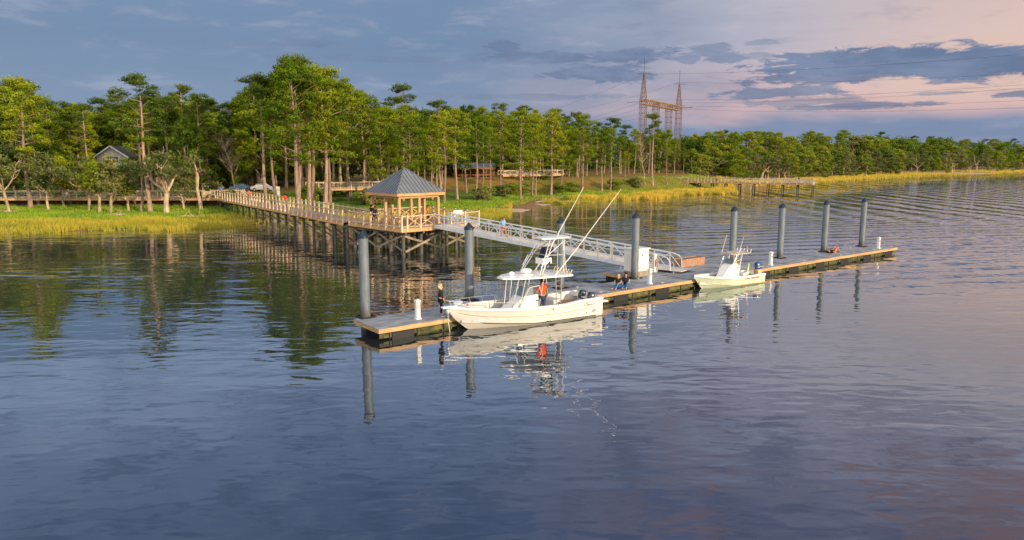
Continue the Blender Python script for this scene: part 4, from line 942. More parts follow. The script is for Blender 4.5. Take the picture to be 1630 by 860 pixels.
# maker's script and registration marks
mb = MB().tube([(1.3,0,.0),(1.2,0,.1),(1.05,0,.14),(1.0,0,.06),(1.12,0,.0),(.98,0,-.01),(.9,0,.05),(.82,0,0),(.74,0,.05),(.66,0,.02),(.5,0,.04)], .016, 4)
o = mb.build('maker_script', INK, b1); o.location = (.1,1.34,.74)
text('271', .2, INK, 'lettering', b1, MT(.62, 1.3, .3, R(4)), 0, .006)
MB().ell((1.15,1.29,.3), (.035,.03,.035)).ell((3.6,1.4,.8), (.04,.04,.04)).ell((3.9,1.3,.14), (.045,.04,.035)).ell((3.72,1.3,.14), (.025,.04,.025)).build('through_hull_fitting', INK, b1)
# small boat
b2 = thing('skiff', 'small pale green centre console skiff moored by its red lettered side', 'boat', (18.0, 52.95, 0), HB+R(1))
S2 = ([0,.3,.6,.85,1], [.68,.66,.74,.88,.98])
hull(b2, 6.5, 2.1, S2, 0, MINT, WHITE, mat('skiff_liner', (.66,.62,.54), .5, .05, 2), .3, .55, 6.4)
strake(b2, 6.5, 2.1, .86, .012, mat('rub_green', (.45,.5,.36), .6), 'rub_rail', .01, .98, S2); strake(b2, 6.5, 2.1, .0, .03, mat('hull_bottom', (.7,.55,.32), .5), 'chine_rail', .02, .86, S2, lift=0)
MB().loft([[Vector((x,-w_,.3)), Vector((x,-w_*.9,zt)), Vector((x,w_*.9,zt)), Vector((x,w_,.3))] for x, w_, zt in ((2.25,.44,1.45),(2.7,.46,1.62),(3.2,.43,1.45),(3.85,.36,.7))], True, True).build('console', WHITE, b2, bevel=.03)
MB().poly([(3.0,-.38,1.55),(3.0,.38,1.55),(2.8,.34,1.88),(2.8,-.34,1.88)], .02, (1,0,0)).build('windshield', GLASSD, b2)
MB().box((3.5,.0,.93), (.3,.4,.012), 0, 0, R(40)).build('hatch', INK, b2)
mb = MB()
for y_ in (-.5,.5): 
    for a, b in (((3.6,y_,.4),(2.75,y_*1.1,2.25)),((2.55,y_,.35),(2.2,y_*1.1,2.25)),((3.1,y_*.95,1.25),(2.3,y_,1.3)),((2.9,y_,1.7),(2.3,y_*1.1,1.85))): mb.tube([a, b], .032, 8)
mb.build('top_frame', STEEL, b2, True)
MB().loft([[Vector((x,-w_,2.25)), Vector((x,-w_,2.3)), Vector((x,0,2.35)), Vector((x,w_,2.3)), Vector((x,w_,2.25)), Vector((x,0,2.24))] for x, w_ in ((1.35,.6),(1.6,.72),(2.9,.72),(3.3,.55))], True, True).build('canvas_top', mat('tan_canvas', (.5,.43,.34), .8), b2, True)
for k in range(5): MB().tube([(1.36,-.6+k*.3,2.25),(1.28,-.6+k*.3,2.52)], .024, 6).build('rod_holder', WHITE, b2)
for y_ in (-.75,.75): MB().tube([(2.9,y_,2.1),(2.35,y_,3.55)], [.02,.008], 5).build('antenna', WHITE, b2)
MB().box((2.55,.3,1.75), (.14,.1,.6)).build('life_jacket', mat('life_jacket_yellow', (.7,.45,.1), .7), b2)
MB().tube([(1.5,.4,2.1),(1.5,.4,2.75)], .01, 4).build('flag_staff', STEEL, b2); MB().poly([(1.5,.4,2.45),(1.5,.4,2.75),(1.38,.4,2.5)], .01, (0,1,0)).build('flag', RED, b2)
MB().box((1.5,0,.72), (.5,.8,.12)).box((1.5,0,.5), (.4,.7,.4)).tube([(1.3,-.35,.75),(1.2,-.35,1.1),(1.2,.35,1.1),(1.3,.35,.75)], .025, 6).build('seat', WHITE, b2); MB().tube([(1.15,.3,.3),(1.1,.3,1.45)], .05, 8).build('rod_tube', mat('lime', (.6,.62,.25), .5), b2)
outboard(b2, -.3, 0, .72, BLUEC, SILV, R(8), .95); MB().box((.35,.55,.75), (.45,.4,.4)).build('tan_cooler', mat('tan_cooler', (.6,.4,.2), .6), b2, bevel=.04)
text('Two Hearted', .29, REDT, 'boat_name', b2, MT(1.55, 1.008, .44, R(10)), .3)
MB().tube([(1.0,1.0,.38),(.1,.96,.37)], .008, 4).build('hull_stripe', mat('teal_stripe', (.3,.5,.45), .5), b2)
# ------------------------------------------------------------------ people
def skinmesh(name, chains, m, parent, sub=1):
    bm = bmesh.new(); sk = bm.verts.layers.skin.verify(); vs = {}
    def V(p, r):
        k = (round(p[0],4), round(p[1],4), round(p[2],4))
        if k not in vs:
            v = bm.verts.new(p); v[sk].radius = (r, r); v[sk].use_root = len(vs) == 0; vs[k] = v
        return vs[k]
    for ch in chains:
        pv = None
        for p, r in ch:
            v = V(p, r)
            if pv is not None and pv != v and not bm.edges.get((pv, v)): bm.edges.new((pv, v))
            pv = v
    me = bpy.data.meshes.new(name); bm.to_mesh(me); bm.free(); o = bpy.data.objects.new(name, me); COL.objects.link(o)
    o.modifiers.new('skin', 'SKIN'); s = o.modifiers.new('sub', 'SUBSURF'); s.levels = sub; s.render_levels = sub
    bpy.context.view_layer.update(); me2 = bpy.data.meshes.new_from_object(o.evaluated_get(bpy.context.evaluated_depsgraph_get())); bpy.data.objects.remove(o); bpy.data.meshes.remove(me)
    me2.materials.clear(); me2.materials.append(m); me2.name = name
    for p in me2.polygons: p.use_smooth = True
    o = bpy.data.objects.new(name, me2); COL.objects.link(o); o.parent = parent; return o
def J(**kw):
    j = dict(pel=(0,0,.93), wai=(0,0,1.08), che=(.01,0,1.28), nek=(.01,0,1.46), chn=(.03,0,1.53), hed=(.03,0,1.62), top=(.01,0,1.69),
      shL=(0,.17,1.4), shR=(0,-.17,1.4), elL=(-.03,.23,1.13), elR=(-.03,-.23,1.13), wrL=(.05,.25,.9), wrR=(.05,-.25,.9),
      hiL=(0,.09,.88), hiR=(0,-.09,.88), knL=(.03,.1,.49), knR=(.03,-.1,.49), anL=(0,.1,.09), anR=(0,-.1,.09)); j.update(kw); return {k: Vector(v) for k, v in j.items()}
WALK = dict(knL=(.16,.1,.5), anL=(.24,.1,.11), knR=(-.04,-.1,.49), anR=(-.26,-.1,.14), elL=(-.16,.23,1.15), wrL=(-.12,.24,.92), elR=(.06,-.23,1.15), wrR=(.2,-.22,.95))
REACH = dict(elL=(.08,.27,1.16), wrL=(.28,.3,1.02), elR=(.05,-.3,1.17), wrR=(.16,-.42,.98))
SITF = dict(pel=(0,0,.12), wai=(-.02,0,.28), che=(-.05,0,.5), nek=(-.03,0,.68), chn=(.0,0,.75), hed=(.01,0,.84), top=(-.01,0,.92), shL=(-.05,.17,.62), shR=(-.05,-.17,.62), hiL=(.02,.1,.12), hiR=(.02,-.1,.12), knL=(.4,.16,.4), knR=(.42,-.12,.22), anL=(.62,.12,.07), anR=(.72,-.1,.07))
SITA = dict(SITF, elL=(.08,.24,.42), wrL=(.3,.12,.4), elR=(.08,-.24,.4), wrR=(.3,-.08,.36)); SITB = dict(SITF, elL=(.05,.24,.42), wrL=(.28,.2,.4), elR=(-.2,-.27,.36), wrR=(-.3,-.33,.06))
LIE = dict(pel=(0,0,.12), wai=(-.16,0,.12), che=(-.38,0,.13), nek=(-.57,0,.15), chn=(-.65,0,.17), hed=(-.74,0,.17), top=(-.82,0,.15), shL=(-.5,.17,.13), shR=(-.5,-.17,.13), elL=(-.3,.3,.1), elR=(-.3,-.3,.1), wrL=(-.08,.3,.1), wrR=(-.08,-.28,.08), hiL=(.03,.1,.13), hiR=(.03,-.1,.13), knL=(.36,.12,.5), knR=(.42,-.1,.44), anL=(.62,.12,.09), anR=(.72,-.1,.09))
SEAT = dict(pel=(0,0,.5), wai=(-.02,0,.66), che=(-.03,0,.88), nek=(-.01,0,1.05), chn=(.02,0,1.12), hed=(.03,0,1.21), top=(.01,0,1.29), shL=(-.03,.17,1.0), shR=(-.03,-.17,1.0), elL=(.05,.24,.76), elR=(.05,-.24,.76), wrL=(.28,.18,.68), wrR=(.28,-.18,.68), hiL=(.03,.1,.5), hiR=(.03,-.1,.5), knL=(.43,.12,.48), knR=(.43,-.12,.48), anL=(.42,.12,.09), anR=(.42,-.12,.09))
def person(label, loc, rz, pose, top, bot, hair, shoes=(40,35,30), sc=1., shorts=False, longh=False, sleeve=.6, grp=None, hat=None):
    j = J(**pose); r = thing('person', label, 'person', loc, rz, grp); r.scale = (sc,)*3
    up = (j['top']-j['nek']).normalized(); fwd = Vector((1,0,0)) if abs(up.z) > .5 else Vector((0,0,1))
    fwd = (fwd-up*fwd.dot(up)).normalized(); side = up.cross(fwd)
    H0 = j['hed']
    ch = [[(j['pel'],.13),(j['wai'],.115),(j['che'],.135),(j['nek'],.055),(j['chn'],.07),(H0,.098),(j['top'],.06)], [(H0,.098),(H0+fwd*.105-up*.01,.018)]]
    for s, sg in (('L',1),('R',-1)):
        hd = (j['wr'+s]-j['el'+s]).normalized(); sd = side*sg*-1; palm = j['wr'+s]+hd*.07
        ch.append([(j['che'],.135),(j['sh'+s],.062),(j['el'+s],.042),(j['wr'+s],.028),(palm,.03)])
        for k in range(4):
            o_ = side*(k-1.5)*.019; ch.append([(palm,.03),(palm+hd*.035+o_,.009),(palm+hd*(.07+[.0,.012,.008,-.008][k])+o_*1.2+fwd*.012,.008)])
        ch.append([(j['wr'+s],.028),(j['wr'+s]+hd*.045+fwd*.04,.01),(j['wr'+s]+hd*.08+fwd*.05,.009)])
        an = j['an'+s]; toe = Vector((.16,.01*sg,-.05)) if abs(an.z) < .3 else Vector((.16,0,-.05))
        ch.append([(j['pel'],.13),(j['hi'+s],.095),(j['kn'+s],.062),(an,.042),(an+toe,.035)])
    skinmesh('body', ch, SKIN, r)
    tm = cloth(*top); bmz = cloth(*bot)
    lr = lambda a, b, t: j[a].lerp(j[b], t)
    sh = [[(j['pel']+(j['wai']-j['pel'])*.15,.145),(j['wai'],.155),(j['che'],.175),(j['che'].lerp(j['nek'],.75),.095)]]
    for s in 'LR': sh.append([(j['che'],.175),(j['sh'+s],.1),(lr('sh'+s,'el'+s,min(1,sleeve)),.08)]+([(lr('el'+s,'wr'+s,sleeve-1),.045)] if sleeve > 1 else []))
    skinmesh('shirt', sh, tm, r)
    tr = []
    for s in 'LR': tr.append([(j['pel'],.145),(j['hi'+s],.11),(j['kn'+s],.078)]+([] if shorts else [(j['an'+s].lerp(j['kn'+s],.12),.06)]))
    skinmesh('shorts' if shorts else 'trousers', tr, bmz, r)
    hm = cloth(*(hat or hair)); hc = H0-fwd*.02+up*.03
    hh_ = [[(hc,.112),(hc+up*.05-fwd*.01,.085)]]
    if longh: hh_ = [[(hc+up*.05,.09),(hc-fwd*.03,.115),(hc-fwd*.06-up*.12,.09),(hc-fwd*.07-up*.26,.06)]]
    else: hh_.append([(hc,.112),(hc-fwd*.04-up*.05,.085)])
    skinmesh('hat' if hat else 'hair', hh_, hm, r)
    for sg in (-1, 1):
        q = H0+fwd*.088+side*.035*sg+up*.012; MB().ell(q, (.012,.012,.01), 6, 4).build('eye', INK, r, True)
        MB().ell(H0+side*.1*sg, (.018,.014,.028), 6, 4).build('ear', SKIN, r, True)
    MB().bar(H0+fwd*.092-up*.045-side*.025, H0+fwd*.092-up*.045+side*.025, .01).build('mouth', mat('lips', (.3,.08,.07), .6), r)
    for s in 'LR':
        an = j['an'+s]; skinmesh('shoe', [[(an+Vector((-.04,0,-.035)),.048),(an+Vector((.08,0,-.04)),.045),(an+Vector((.18,0,-.05)),.032)]], cloth(*shoes), r)
    return r
person('blonde woman in black jacket and trousers standing on the dock beside the bow', dw(4.15, .85, ZT), R(5), dict(REACH, elL=(.0,.25,1.14), wrL=(.12,.26,.94)), (22,24,34), (20,24,38), (225,190,140), (190,120,60), .99, sleeve=1.8)
r = person('man in orange t-shirt standing at the console of the large boat', (0,0,0), 0, REACH, (255,85,10), (40,60,80), (60,35,25), sleeve=.85, sc=1.2)
Mb = Matrix.Rotation(HB, 4, 'Z'); q = Vector((4.55,42.15,0))+Mb.to_3x3()@Vector((3.75,.55,.3)); r.location = q; r.rotation_euler = (0,0,R(125))
person('blonde woman in dark top and jeans sitting on the dock edge', dw(17.65, .8, ZT), DA+R(200), SITA, (30,32,28), (60,110,165), (215,180,110), longh=True, sc=1.0)
person('dark haired man in navy t-shirt sitting on the dock leaning on one hand', dw(18.25, .7, ZT), DA+R(215), SITB, (28,32,52), (50,95,140), (45,28,18), sc=1.03)
person('person in black lying on the dock with knees raised beside a piling', dw(45.9, 1.7, ZT), DA-R(2), LIE, (15,15,18), (190,120,90), (90,50,30), shorts=True, sc=1.05)
on = lambda a, b: (C1.x+(e1*a+e2*b).x, C1.y+(e1*a+e2*b).y, ZD)
person('person in black with a white print standing under the pavilion', on(.9, 6.5), R(60), {}, (22,22,26), (20,22,26), (20,15,12), sc=1.06)
person('person in black and orange top and shorts at the pavilion rail', on(.7, 5.6), R(100), WALK, (45,25,20), (25,40,60), (120,50,40), shorts=True)
person('dark haired person in grey shirt seated at the pavilion', on(3.6, 2.2), R(-60), SEAT, (130,135,145), (70,70,75), (25,20,20))
person('person in tan top standing by the right pavilion post', on(5.2, 3.0), R(-40), {}, (165,120,60), (90,60,45), (90,40,20))
for a, b in ((3.6, 2.2),):
    q = on(a, b); bn = thing('bench', 'timber bench under the pavilion carrying the seated grey-shirted person', 'bench', q, R(-60)); MB().box((0,0,.38), (.4,1.4,.06)).build('seat', WOOD, bn); [MB().box((0,s_*.55,.175), (.34,.08,.35)).build('leg', WOOD, bn) for s_ in (-1,1)]
q = G0+gp(7.9, .9, .04); person('person in light blue shirt and pink shorts walking along the gangway', q, R(-40), WALK, (120,170,215), (190,100,80), (150,45,35), shorts=True, sleeve=1.5)
bdr = (J1-J0).normalized(); bnn = Vector((bdr.y, -bdr.x)); bnn = bnn if bnn.y > 0 else -bnn
def onb(px, t):
    best = min(((abs(815+F*(J0+bdr*s+bnn*t).x/(J0+bdr*s+bnn*t).y-px), s) for s in np.arange(0, 51, .25))); q = J0+bdr*best[1]+bnn*t; return (q.x, q.y, ZD)
person('black haired walker in bright red shirt on the long boardwalk', onb(455, 1.6), R(125), WALK, (225,15,15), (25,25,30), (20,15,12), sc=1.05)
person('walker in salmon shirt farther along the boardwalk', onb(398, 2.0), R(125), WALK, (230,80,75), (60,60,60), (50,30,20))
person('walker in grey shirt next to the salmon-shirted one', onb(388, 1.9), R(-50), {}, (150,150,155), (70,65,70), (90,70,60))
person('standing person in blue shirt by the wooden bench', (-46.9, 116.8, ZD), R(80), {}, (60,120,200), (110,110,120), (80,60,50), sc=1.08)
person('person in red shirt standing behind the left boardwalk rail', (-77.6, 120.5, gz(-77.6,120.5)+.4), R(-70), {}, (205,15,25), (30,70,120), (40,25,20), sc=1.1)
person('person in white shirt near the trees left of the white house', (-74.5, 121.5, gz(-74.5,121.5)), R(-80), {}, (210,210,205), (60,60,70), (60,40,30))
person('person in pale blue shirt between the left boardwalk and the trees', (-73.0, 122.5, gz(-73,122.5)), R(200), {}, (140,175,210), (50,50,60), (40,30,25))
person('person in pink shirt left of the small white house', (-71.4+2, 121.5, gz(-69.4,121.5)), R(250), {}, (215,140,120), (70,80,110), (40,30,25))
person('person in grey shirt left of the dead tree behind the rail', (-53.2, 121.0, gz(-53.2,121)), R(250), {}, (120,60,60), (50,55,60), (40,30,25))
person('fisher in dark clothes at the end of the far pier', far.location+fpt(37.5,.6,0), R(-90), {}, (30,30,35), (30,30,40), (30,25,20))
# bench on the landing
bn = thing('bench', 'wooden slatted bench facing the river at the boardwalk corner', 'bench', (-48.4, 115.75, ZD), 0)
MB().box((0,.25,.43), (2.2,.45,.06)).build('seat', WOOD, bn)
mb = MB(); [mb.box((0,-.02,.55+k*.17), (2.2,.04,.13)) for k in range(4)]; mb.build('backrest', WOOD, bn)
for s_ in (-1,0,1): MB().box((s_*1.0,.2,.21), (.08,.4,.42)).build('leg', WOOD, bn)
# ------------------------------------------------------------------ buildings
def window(r, x, y, z, w, h, gm, nrm=-1):
    f_ = MB().box((x,y,z+h/2+.05), (w+.16,.08,.1)).box((x,y,z-h/2-.05), (w+.16,.08,.1)).box((x-w/2-.04,y,z), (.08,.08,h)).box((x+w/2+.04,y,z), (.08,.08,h)).box((x,y,z), (.05,.07,h)).build('window', WHITE, r)
    MB().box((x,y+.03,z), (w,.03,h)).build('pane', gm, f_)
def glow(name, c, e):
    m = mat(name, c, .3, .2, 2); p = m.node_tree.nodes['Principled BSDF']; p.inputs['Emission Color'].default_value = tuple(c)+(1,); p.inputs['Emission Strength'].default_value = e; return m
LIT = glow('lit_amber_window', (.9,.38,.06), .75); DKG = mat('window_glass', (.08,.1,.12), .08, .1, 1, spec=.8); AMB = mat('amber_glass', (.3,.16,.05), .15, .3, 1)
SID = mat('grey_siding', (.6,.59,.58), .7, .06, 1, stretch=(.3,.3,8)); SHG = mat('roof_shingle', (.09,.09,.1), .85, .2, 3)
hx, hy_ = (186-815)/F*142, 142.; hz_ = gz(hx, hy_)
hs_ = thing('house', 'small white gabled house with a lit amber window behind the left boardwalk', 'house', (hx, hy_, hz_)); W_, E_, A_ = 6.0, 7.0, 8.9
E_ = 9.1+(250-253)/F*142-hz_+.4; A_ = 9.1+(250-237)/F*142-hz_+.3
MB().poly([(-W_/2,0,0),(W_/2,0,0),(W_/2,0,E_),(0,0,A_),(-W_/2,0,E_)], 9, (0,1,0)).build('wall', SID, hs_)
ro = MB().poly([(-W_/2-.4,-.5,E_-.22),(0,-.5,A_+.08),(0,9.4,A_+.08),(-W_/2-.4,9.4,E_-.22)], .16).poly([(W_/2+.4,-.5,E_-.22),(0,-.5,A_+.08),(0,9.4,A_+.08),(W_/2+.4,9.4,E_-.22)], .16).build('roof', SHG, hs_)
MB().bar((-W_/2-.4,-.55,E_-.16), (0,-.55,A_+.14), .08, .25).bar((W_/2+.4,-.55,E_-.16), (0,-.55,A_+.14), .08, .25).build('gable_trim', WHITE, ro)
for x, z_, w_, h_, g_ in ((-.45,E_-.7,.9,1.5,AMB),(.75,E_-.7,.9,1.5,DKG),(-.3,2.6,1.7,2.0,LIT),(1.7,2.6,1.3,1.8,AMB)): window(hs_, x, -.05, z_, w_, h_, g_)
MB().box((0,-.8,4.1), (4.6,1.6,.15)).box((-2.1,-1.5,2), (.2,.2,4.1)).box((2.1,-1.5,2), (.2,.2,4.1)).build('porch', WHITE, hs_)
def block(px, Y_, w, d, h, lb, wallm, nwx, nwz, lit=()):
    x = (px-815)/F*Y_; z = gz(x, Y_); r = thing('apartment_building', lb, 'building', (x, Y_, z)); MB().box((0,d/2,h/2), (w,d,h)).build('wall', wallm, r)
    MB().poly([(-w/2-.6,-.6,h),(w/2+.6,-.6,h),(w/2-1.5,d/2,h+2.4),(-w/2+1.5,d/2,h+2.4)]).poly([(-w/2-.6,d+.6,h),(w/2+.6,d+.6,h),(w/2-1.5,d/2,h+2.4),(-w/2+1.5,d/2,h+2.4)]).poly([(-w/2-.6,-.6,h),(-w/2-.6,d+.6,h),(-w/2+1.5,d/2,h+2.4)]).poly([(w/2+.6,-.6,h),(w/2+.6,d+.6,h),(w/2-1.5,d/2,h+2.4)]).build('roof', SHG, r)
    for i in range(nwx):
        for k in range(nwz): window(r, -w/2+w*(i+.5)/nwx, -.05, 1.8+k*(h-1)/nwz, 1.2, 1.6, LIT if (i, k) in lit else DKG)
    return r
block(390, 172, 16, 12, 16.5, 'tall grey apartment block with dark roof seen above the boardwalk trees', SID, 6, 5, ((3,1),(4,1),(3,2),(3,3)))
block(285, 150, 14, 10, 5.5, 'low building with warm walls behind the left boardwalk trees', mat('tan_siding', (.45,.33,.25), .7, .08, 1), 6, 2, ((1,0),(4,0)))
block(100, 158, 18, 10, 5.5, 'long low grey building hidden behind the leftmost trees', SID, 7, 2, ((2,0),))
# shelter on the slope
sx_, sy_ = -9.0, 174.; sz_ = gz(sx_, sy_); sh_ = thing('picnic_shelter', 'low shelter with blue-grey roof and orange trim on the brown slope', 'shelter', (sx_, sy_, sz_), R(8)); sh_.scale = (.72,.8,.75)
MB().poly([(-7,-.6,3.1),(7,-.6,3.1),(7,3,4.6),(-7,3,4.6)], .15).poly([(-7,6.6,3.1),(7,6.6,3.1),(7,3,4.6),(-7,3,4.6)], .15).build('roof', mat('blue_grey_roof', (.12,.15,.2), .6), sh_)
MB().box((0,-.6,2.98), (14,.12,.34)).build('fascia', GLOWF, sh_); MB().box((0,-.4,1.0), (14,.1,.3)).build('rail', GLOWF, sh_); MB().box((0,3,.0), (14.2,7,.3)).build('deck', GLOWF, sh_)
for k in range(6): MB().box((-6.6+k*2.64,-.3,1.5), (.28,.28,3)).build('post', GLOWF, sh_)
MB().box((0,5.5,1.5), (13,.2,2.9)).build('wall', mat('shelter_wall', (.1,.06,.05), .8), sh_)
# parked cars
def car(x, y, rz, c, lb):
    r = thing('parked_car', lb, 'car', (x, y, gz(x, y)), rz, 'cars parked behind the boardwalk')
    prof = [(-2.2,.35),(-2.25,.75),(-2.1,.95),(-1.5,1.0),(-1.0,1.42),(.3,1.46),(.95,1.02),(1.95,.9),(2.2,.7),(2.2,.35)]
    rings = [[Vector((x_, y_*(.88 if z_ > 1.05 else 1), z_)) for x_, z_ in prof] for y_ in (-.88,-.8,.8,.88)]
    MB().loft(rings, True, True).build('body', mat('car_'+c[0], c[1], .25, .05, 1, spec=.6, coat=.5), r, False, bevel=.05)
    MB().poly([(-1.35,-.80,1.04),(-.95,-.79,1.36),(.25,-.79,1.4),(.78,-.80,1.04)], .02, (0,-1,0)).poly([(-1.35,.80,1.04),(-.95,.79,1.36),(.25,.79,1.4),(.78,.80,1.04)], .02, (0,1,0)).build('side_window', DKG, r)
    for x_ in (-1.4,1.35):
        for y_ in (-.8,.8):
            w_ = MB().tube([(0,-.1,0),(0,.1,0)], .33, 16).build('wheel', BLACK, r); w_.location = (x_, y_, .33); MB().tube([(0,-.11,0),(0,.11,0)], .18, 10).build('rim', SILV, w_)
    for y_ in (-.6,.6): MB().box((2.2,y_,.72), (.06,.35,.14)).build('headlight', WHITE, r)
car(-57.5,139,R(12),('white',(.7,.7,.7)),'white parked car left of the blue one behind the boardwalk'); car(-52,140,R(5),('blue',(.1,.2,.32)),'dark blue parked car behind the forked slim tree'); car(-47.2,138,R(-8),('silver',(.5,.52,.55)),'silver parked car above the boardwalk walkers'); car(-61.5,138,R(3),('grey',(.25,.27,.3)),'grey parked car leftmost behind the boardwalk corner')
# notice board near boardwalk
q = (441-815)/F*121; nb_ = thing('notice_board', 'white notice board on two posts behind the long boardwalk', 'sign', (q, 121, gz(q, 121))); MB().box((0,0,2.3), (1.3,.08,1.5)).build('panel', mat('notice_panel', (.6,.62,.6), .6), nb_); [MB().box((s_*.55,.06,1.4), (.1,.1,2.8)).build('post', WOOD, nb_) for s_ in (-1,1)]
# ------------------------------------------------------------------ power structure
RUST = mat('rusted_lattice', (.17,.08,.05), .7, .2, .5, c2=(.1,.07,.06)); YEL = mat('ochre_beam', (.27,.15,.03), .6, .2, .5)
T0 = Vector((42.6, 240, 0)); T1 = Vector((61.6, 273, 0)); g0 = gz(42.6, 240)
ps = thing('power_line_structure', 'rusty lattice power line portal with two spires above the trees', 'pylon', (T0.x, T0.y, g0)); dT = (T1-T0); ang = math.atan2(dT.y, dT.x)
def lattice(base, w, z0, z1, wt, m, name, step):
    mb = MB(); n = max(1, round((z1-z0)/step)); M = Matrix.Rotation(ang, 3, 'Z')
    cr_ = lambda i, z: base+M@Vector(((1,1,-1,-1)[i]*(w+(wt-w)*(z-z0)/(z1-z0))/2, (1,-1,-1,1)[i]*(w+(wt-w)*(z-z0)/(z1-z0))/2, 0))+Vector((0,0,z))
    for i in range(4): mb.bar(cr_(i, z0), cr_(i, z1), .12)
    for k in range(n):
        a = z0+(z1-z0)*k/n; b = z0+(z1-z0)*(k+1)/n
        for i in range(4):
            mb.bar(cr_(i, a), cr_((i+1)%4, b), .06); mb.bar(cr_((i+1)%4, a), cr_(i, b), .06); mb.bar(cr_(i, b), cr_((i+1)%4, b), .08)
    return mb.build(name, m, ps)
zb = 26.9-g0
for k, f_ in enumerate((0, .33, .7, 1.0)):
    b_ = dT*f_; lattice(b_, 1.9, 0, zb, 1.9, RUST, 'column', 1.9)
    if k in (0, 3): 
        lattice(b_, 1.9, zb, zb+8.6, .35, RUST, 'spire', 1.4); MB().bar(b_+Vector((0,0,zb+8.6)), b_+Vector((0,0,zb+13.6)), .13).build('mast', INK, ps)
        MB().bar(b_+Vector((-2,-.5,zb+8.7)), b_+Vector((2.6,.5,zb+8.7)), .18).build('cross_arm', INK, ps)
mb = MB(); nrm = Vector((-dT.y, dT.x, 0)).normalized(); dTn = dT.normalized(); Lb = dT.length; c4 = [(nrm*i*1.0, j) for i, j in ((1,0),(1,1.5),(-1,1.5),(-1,0))]
for a, z_ in c4: mb.bar(a+Vector((0,0,zb-.9+z_))-dTn*1.2, dT+a+Vector((0,0,zb-.9+z_))+dTn*1.2, .2)
for k in range(20):
    for i in range(4):
        a0, z0_ = c4[i]; a1, z1_ = c4[(i+1)%4]; mb.bar(a0+dT*(k/20)+Vector((0,0,zb-.9+z0_)), a1+dT*((k+1)/20)+Vector((0,0,zb-.9+z1_)), .11)
mb.build('beam', YEL, ps)
def wire(a, b, sag, lb, r=.045):
    pts_ = [Vector(a).lerp(Vector(b), i/28)-Vector((0,0,sag*4*(i/28)*(1-i/28))) for i in range(29)]
    o = MB().tube(pts_, r, 4, False).build('power_line', INK); tag(o, lb, 'power line', 'overhead power lines')
# far-side supports lie outside the view on both banks; lines end beyond the frame
wl = ['uppermost','second highest','third highest','fourth','fifth','lowest']
for i, (f_, hz0, yr) in enumerate(((0,35.5,78),(1,36.2,112),(.1,27.6,128),(.4,27.4,134),(.7,27.2,157),(1,26.6,170))):
    s0 = T0+dT*f_+Vector((0,0,hz0)); e = col(1760, yr-3, 150); wire(s0, e, 1.2, wl[i]+' power line running right from the lattice structure', .022)
    e2_ = col(700, 250-(hz0-9)*1.6-8*f_, 330); wire(s0, e2_, 4, wl[i]+' power line running left behind the trees from the lattice structure', .022)
for i, (f_, sd) in enumerate(((0,-1),(.4,-1),(1,1),(.7,1),(.97,1))):
    b_ = T0+dT*f_+Vector((0,0,26.9)); mb = MB(); dr = Vector((-1,.2,-.05)) if sd < 0 else Vector((1,-.35,.02))
    for k in range(12): mb._lathe([(.04,-.02),(.2,0),(.04,.05)], 8, tuple(b_+dr.normalized()*(1.2+k*.34)-T0-Vector((0,0,g0))))
    mb.tube([b_-T0-Vector((0,0,g0)), b_+dr.normalized()*5.2-T0-Vector((0,0,g0))], .05, 5); mb.build('insulator_string', INK, ps)
# ------------------------------------------------------------------ sky and sun
SAZ = 62.; SEL = 10.5                              # sun azimuth, degrees right of the view direction past +Y
SUNV = Vector((math.cos(R(-37)), math.sin(R(-37)), math.tan(R(SEL)))).normalized()
sd_ = bpy.data.lights.new('sun', 'SUN'); sd_.energy = 5.0; sd_.color = (1, .77, .5); sd_.angle = R(.6); so = bpy.data.objects.new('sun', sd_); COL.objects.link(so); so.rotation_euler = (-SUNV).to_track_quat('-Z', 'Y').to_euler(); so.location = (60, -30, 40)
W = bpy.data.worlds.new('World'); S.world = W; W.use_nodes = True; T = NT(W.node_tree); T.n.clear(); out = T.node('ShaderNodeOutputWorld')
tc = T.node('ShaderNodeTexCoord'); sp = T.node('ShaderNodeSeparateXYZ'); T.l.new(tc.outputs['Generated'], sp.inputs[0])
az = T.m('MULTIPLY', T.m('ARCTAN2', sp.outputs[0], sp.outputs[1]), 57.2958); el = T.m('MULTIPLY', T.m('ARCSINE', sp.outputs[2]), 57.2958)
cx = T.node('ShaderNodeCombineXYZ'); T.l.new(T.m('MULTIPLY', az, .1), cx.inputs[0]); T.l.new(T.m('MULTIPLY', el, .42), cx.inputs[1]); V0 = cx.outputs[0]
nz = T.noise(V0, 1.6, 7, .62, .3); nb2 = T.noise(V0, .7, 4, .55, .2)
elw = T.m('ADD', el, T.m('MULTIPLY', T.m('SUBTRACT', nb2, .5), 3.))
def grad(stops):
    n = T.node('ShaderNodeValToRGB'); e = n.color_ramp.elements
    while len(e) > 1: e.remove(e[-1])
    for i, (p_, c_) in enumerate(stops):
        q = e[0] if i == 0 else e.new(p_/50); q.position = p_/50; q.color = lin(*c_)+(1,)
    T.l.new(T.m('DIVIDE', elw, 50, clamp=True), n.inputs[0]); return n.outputs[0]
left = grad([(0,(122,144,180)),(3,(114,136,172)),(8,(106,129,163)),(12,(112,135,168)),(15,(172,190,222)),(20,(146,164,200)),(27,(98,118,160)),(40,(84,104,148))])
right = grad([(0,(112,132,168)),(2.2,(118,136,172)),(3.4,(206,172,176)),(5.5,(208,182,188)),(8,(176,174,192)),(12,(178,176,190)),(15,(216,206,214)),(20,(176,172,194)),(27,(108,116,158)),(40,(88,102,146))])
c = T.mix(T.ramp(T.m('ADD', az, T.m('MULTIPLY', T.m('SUBTRACT', nb2, .5), 26)), -6, 26), left, right)
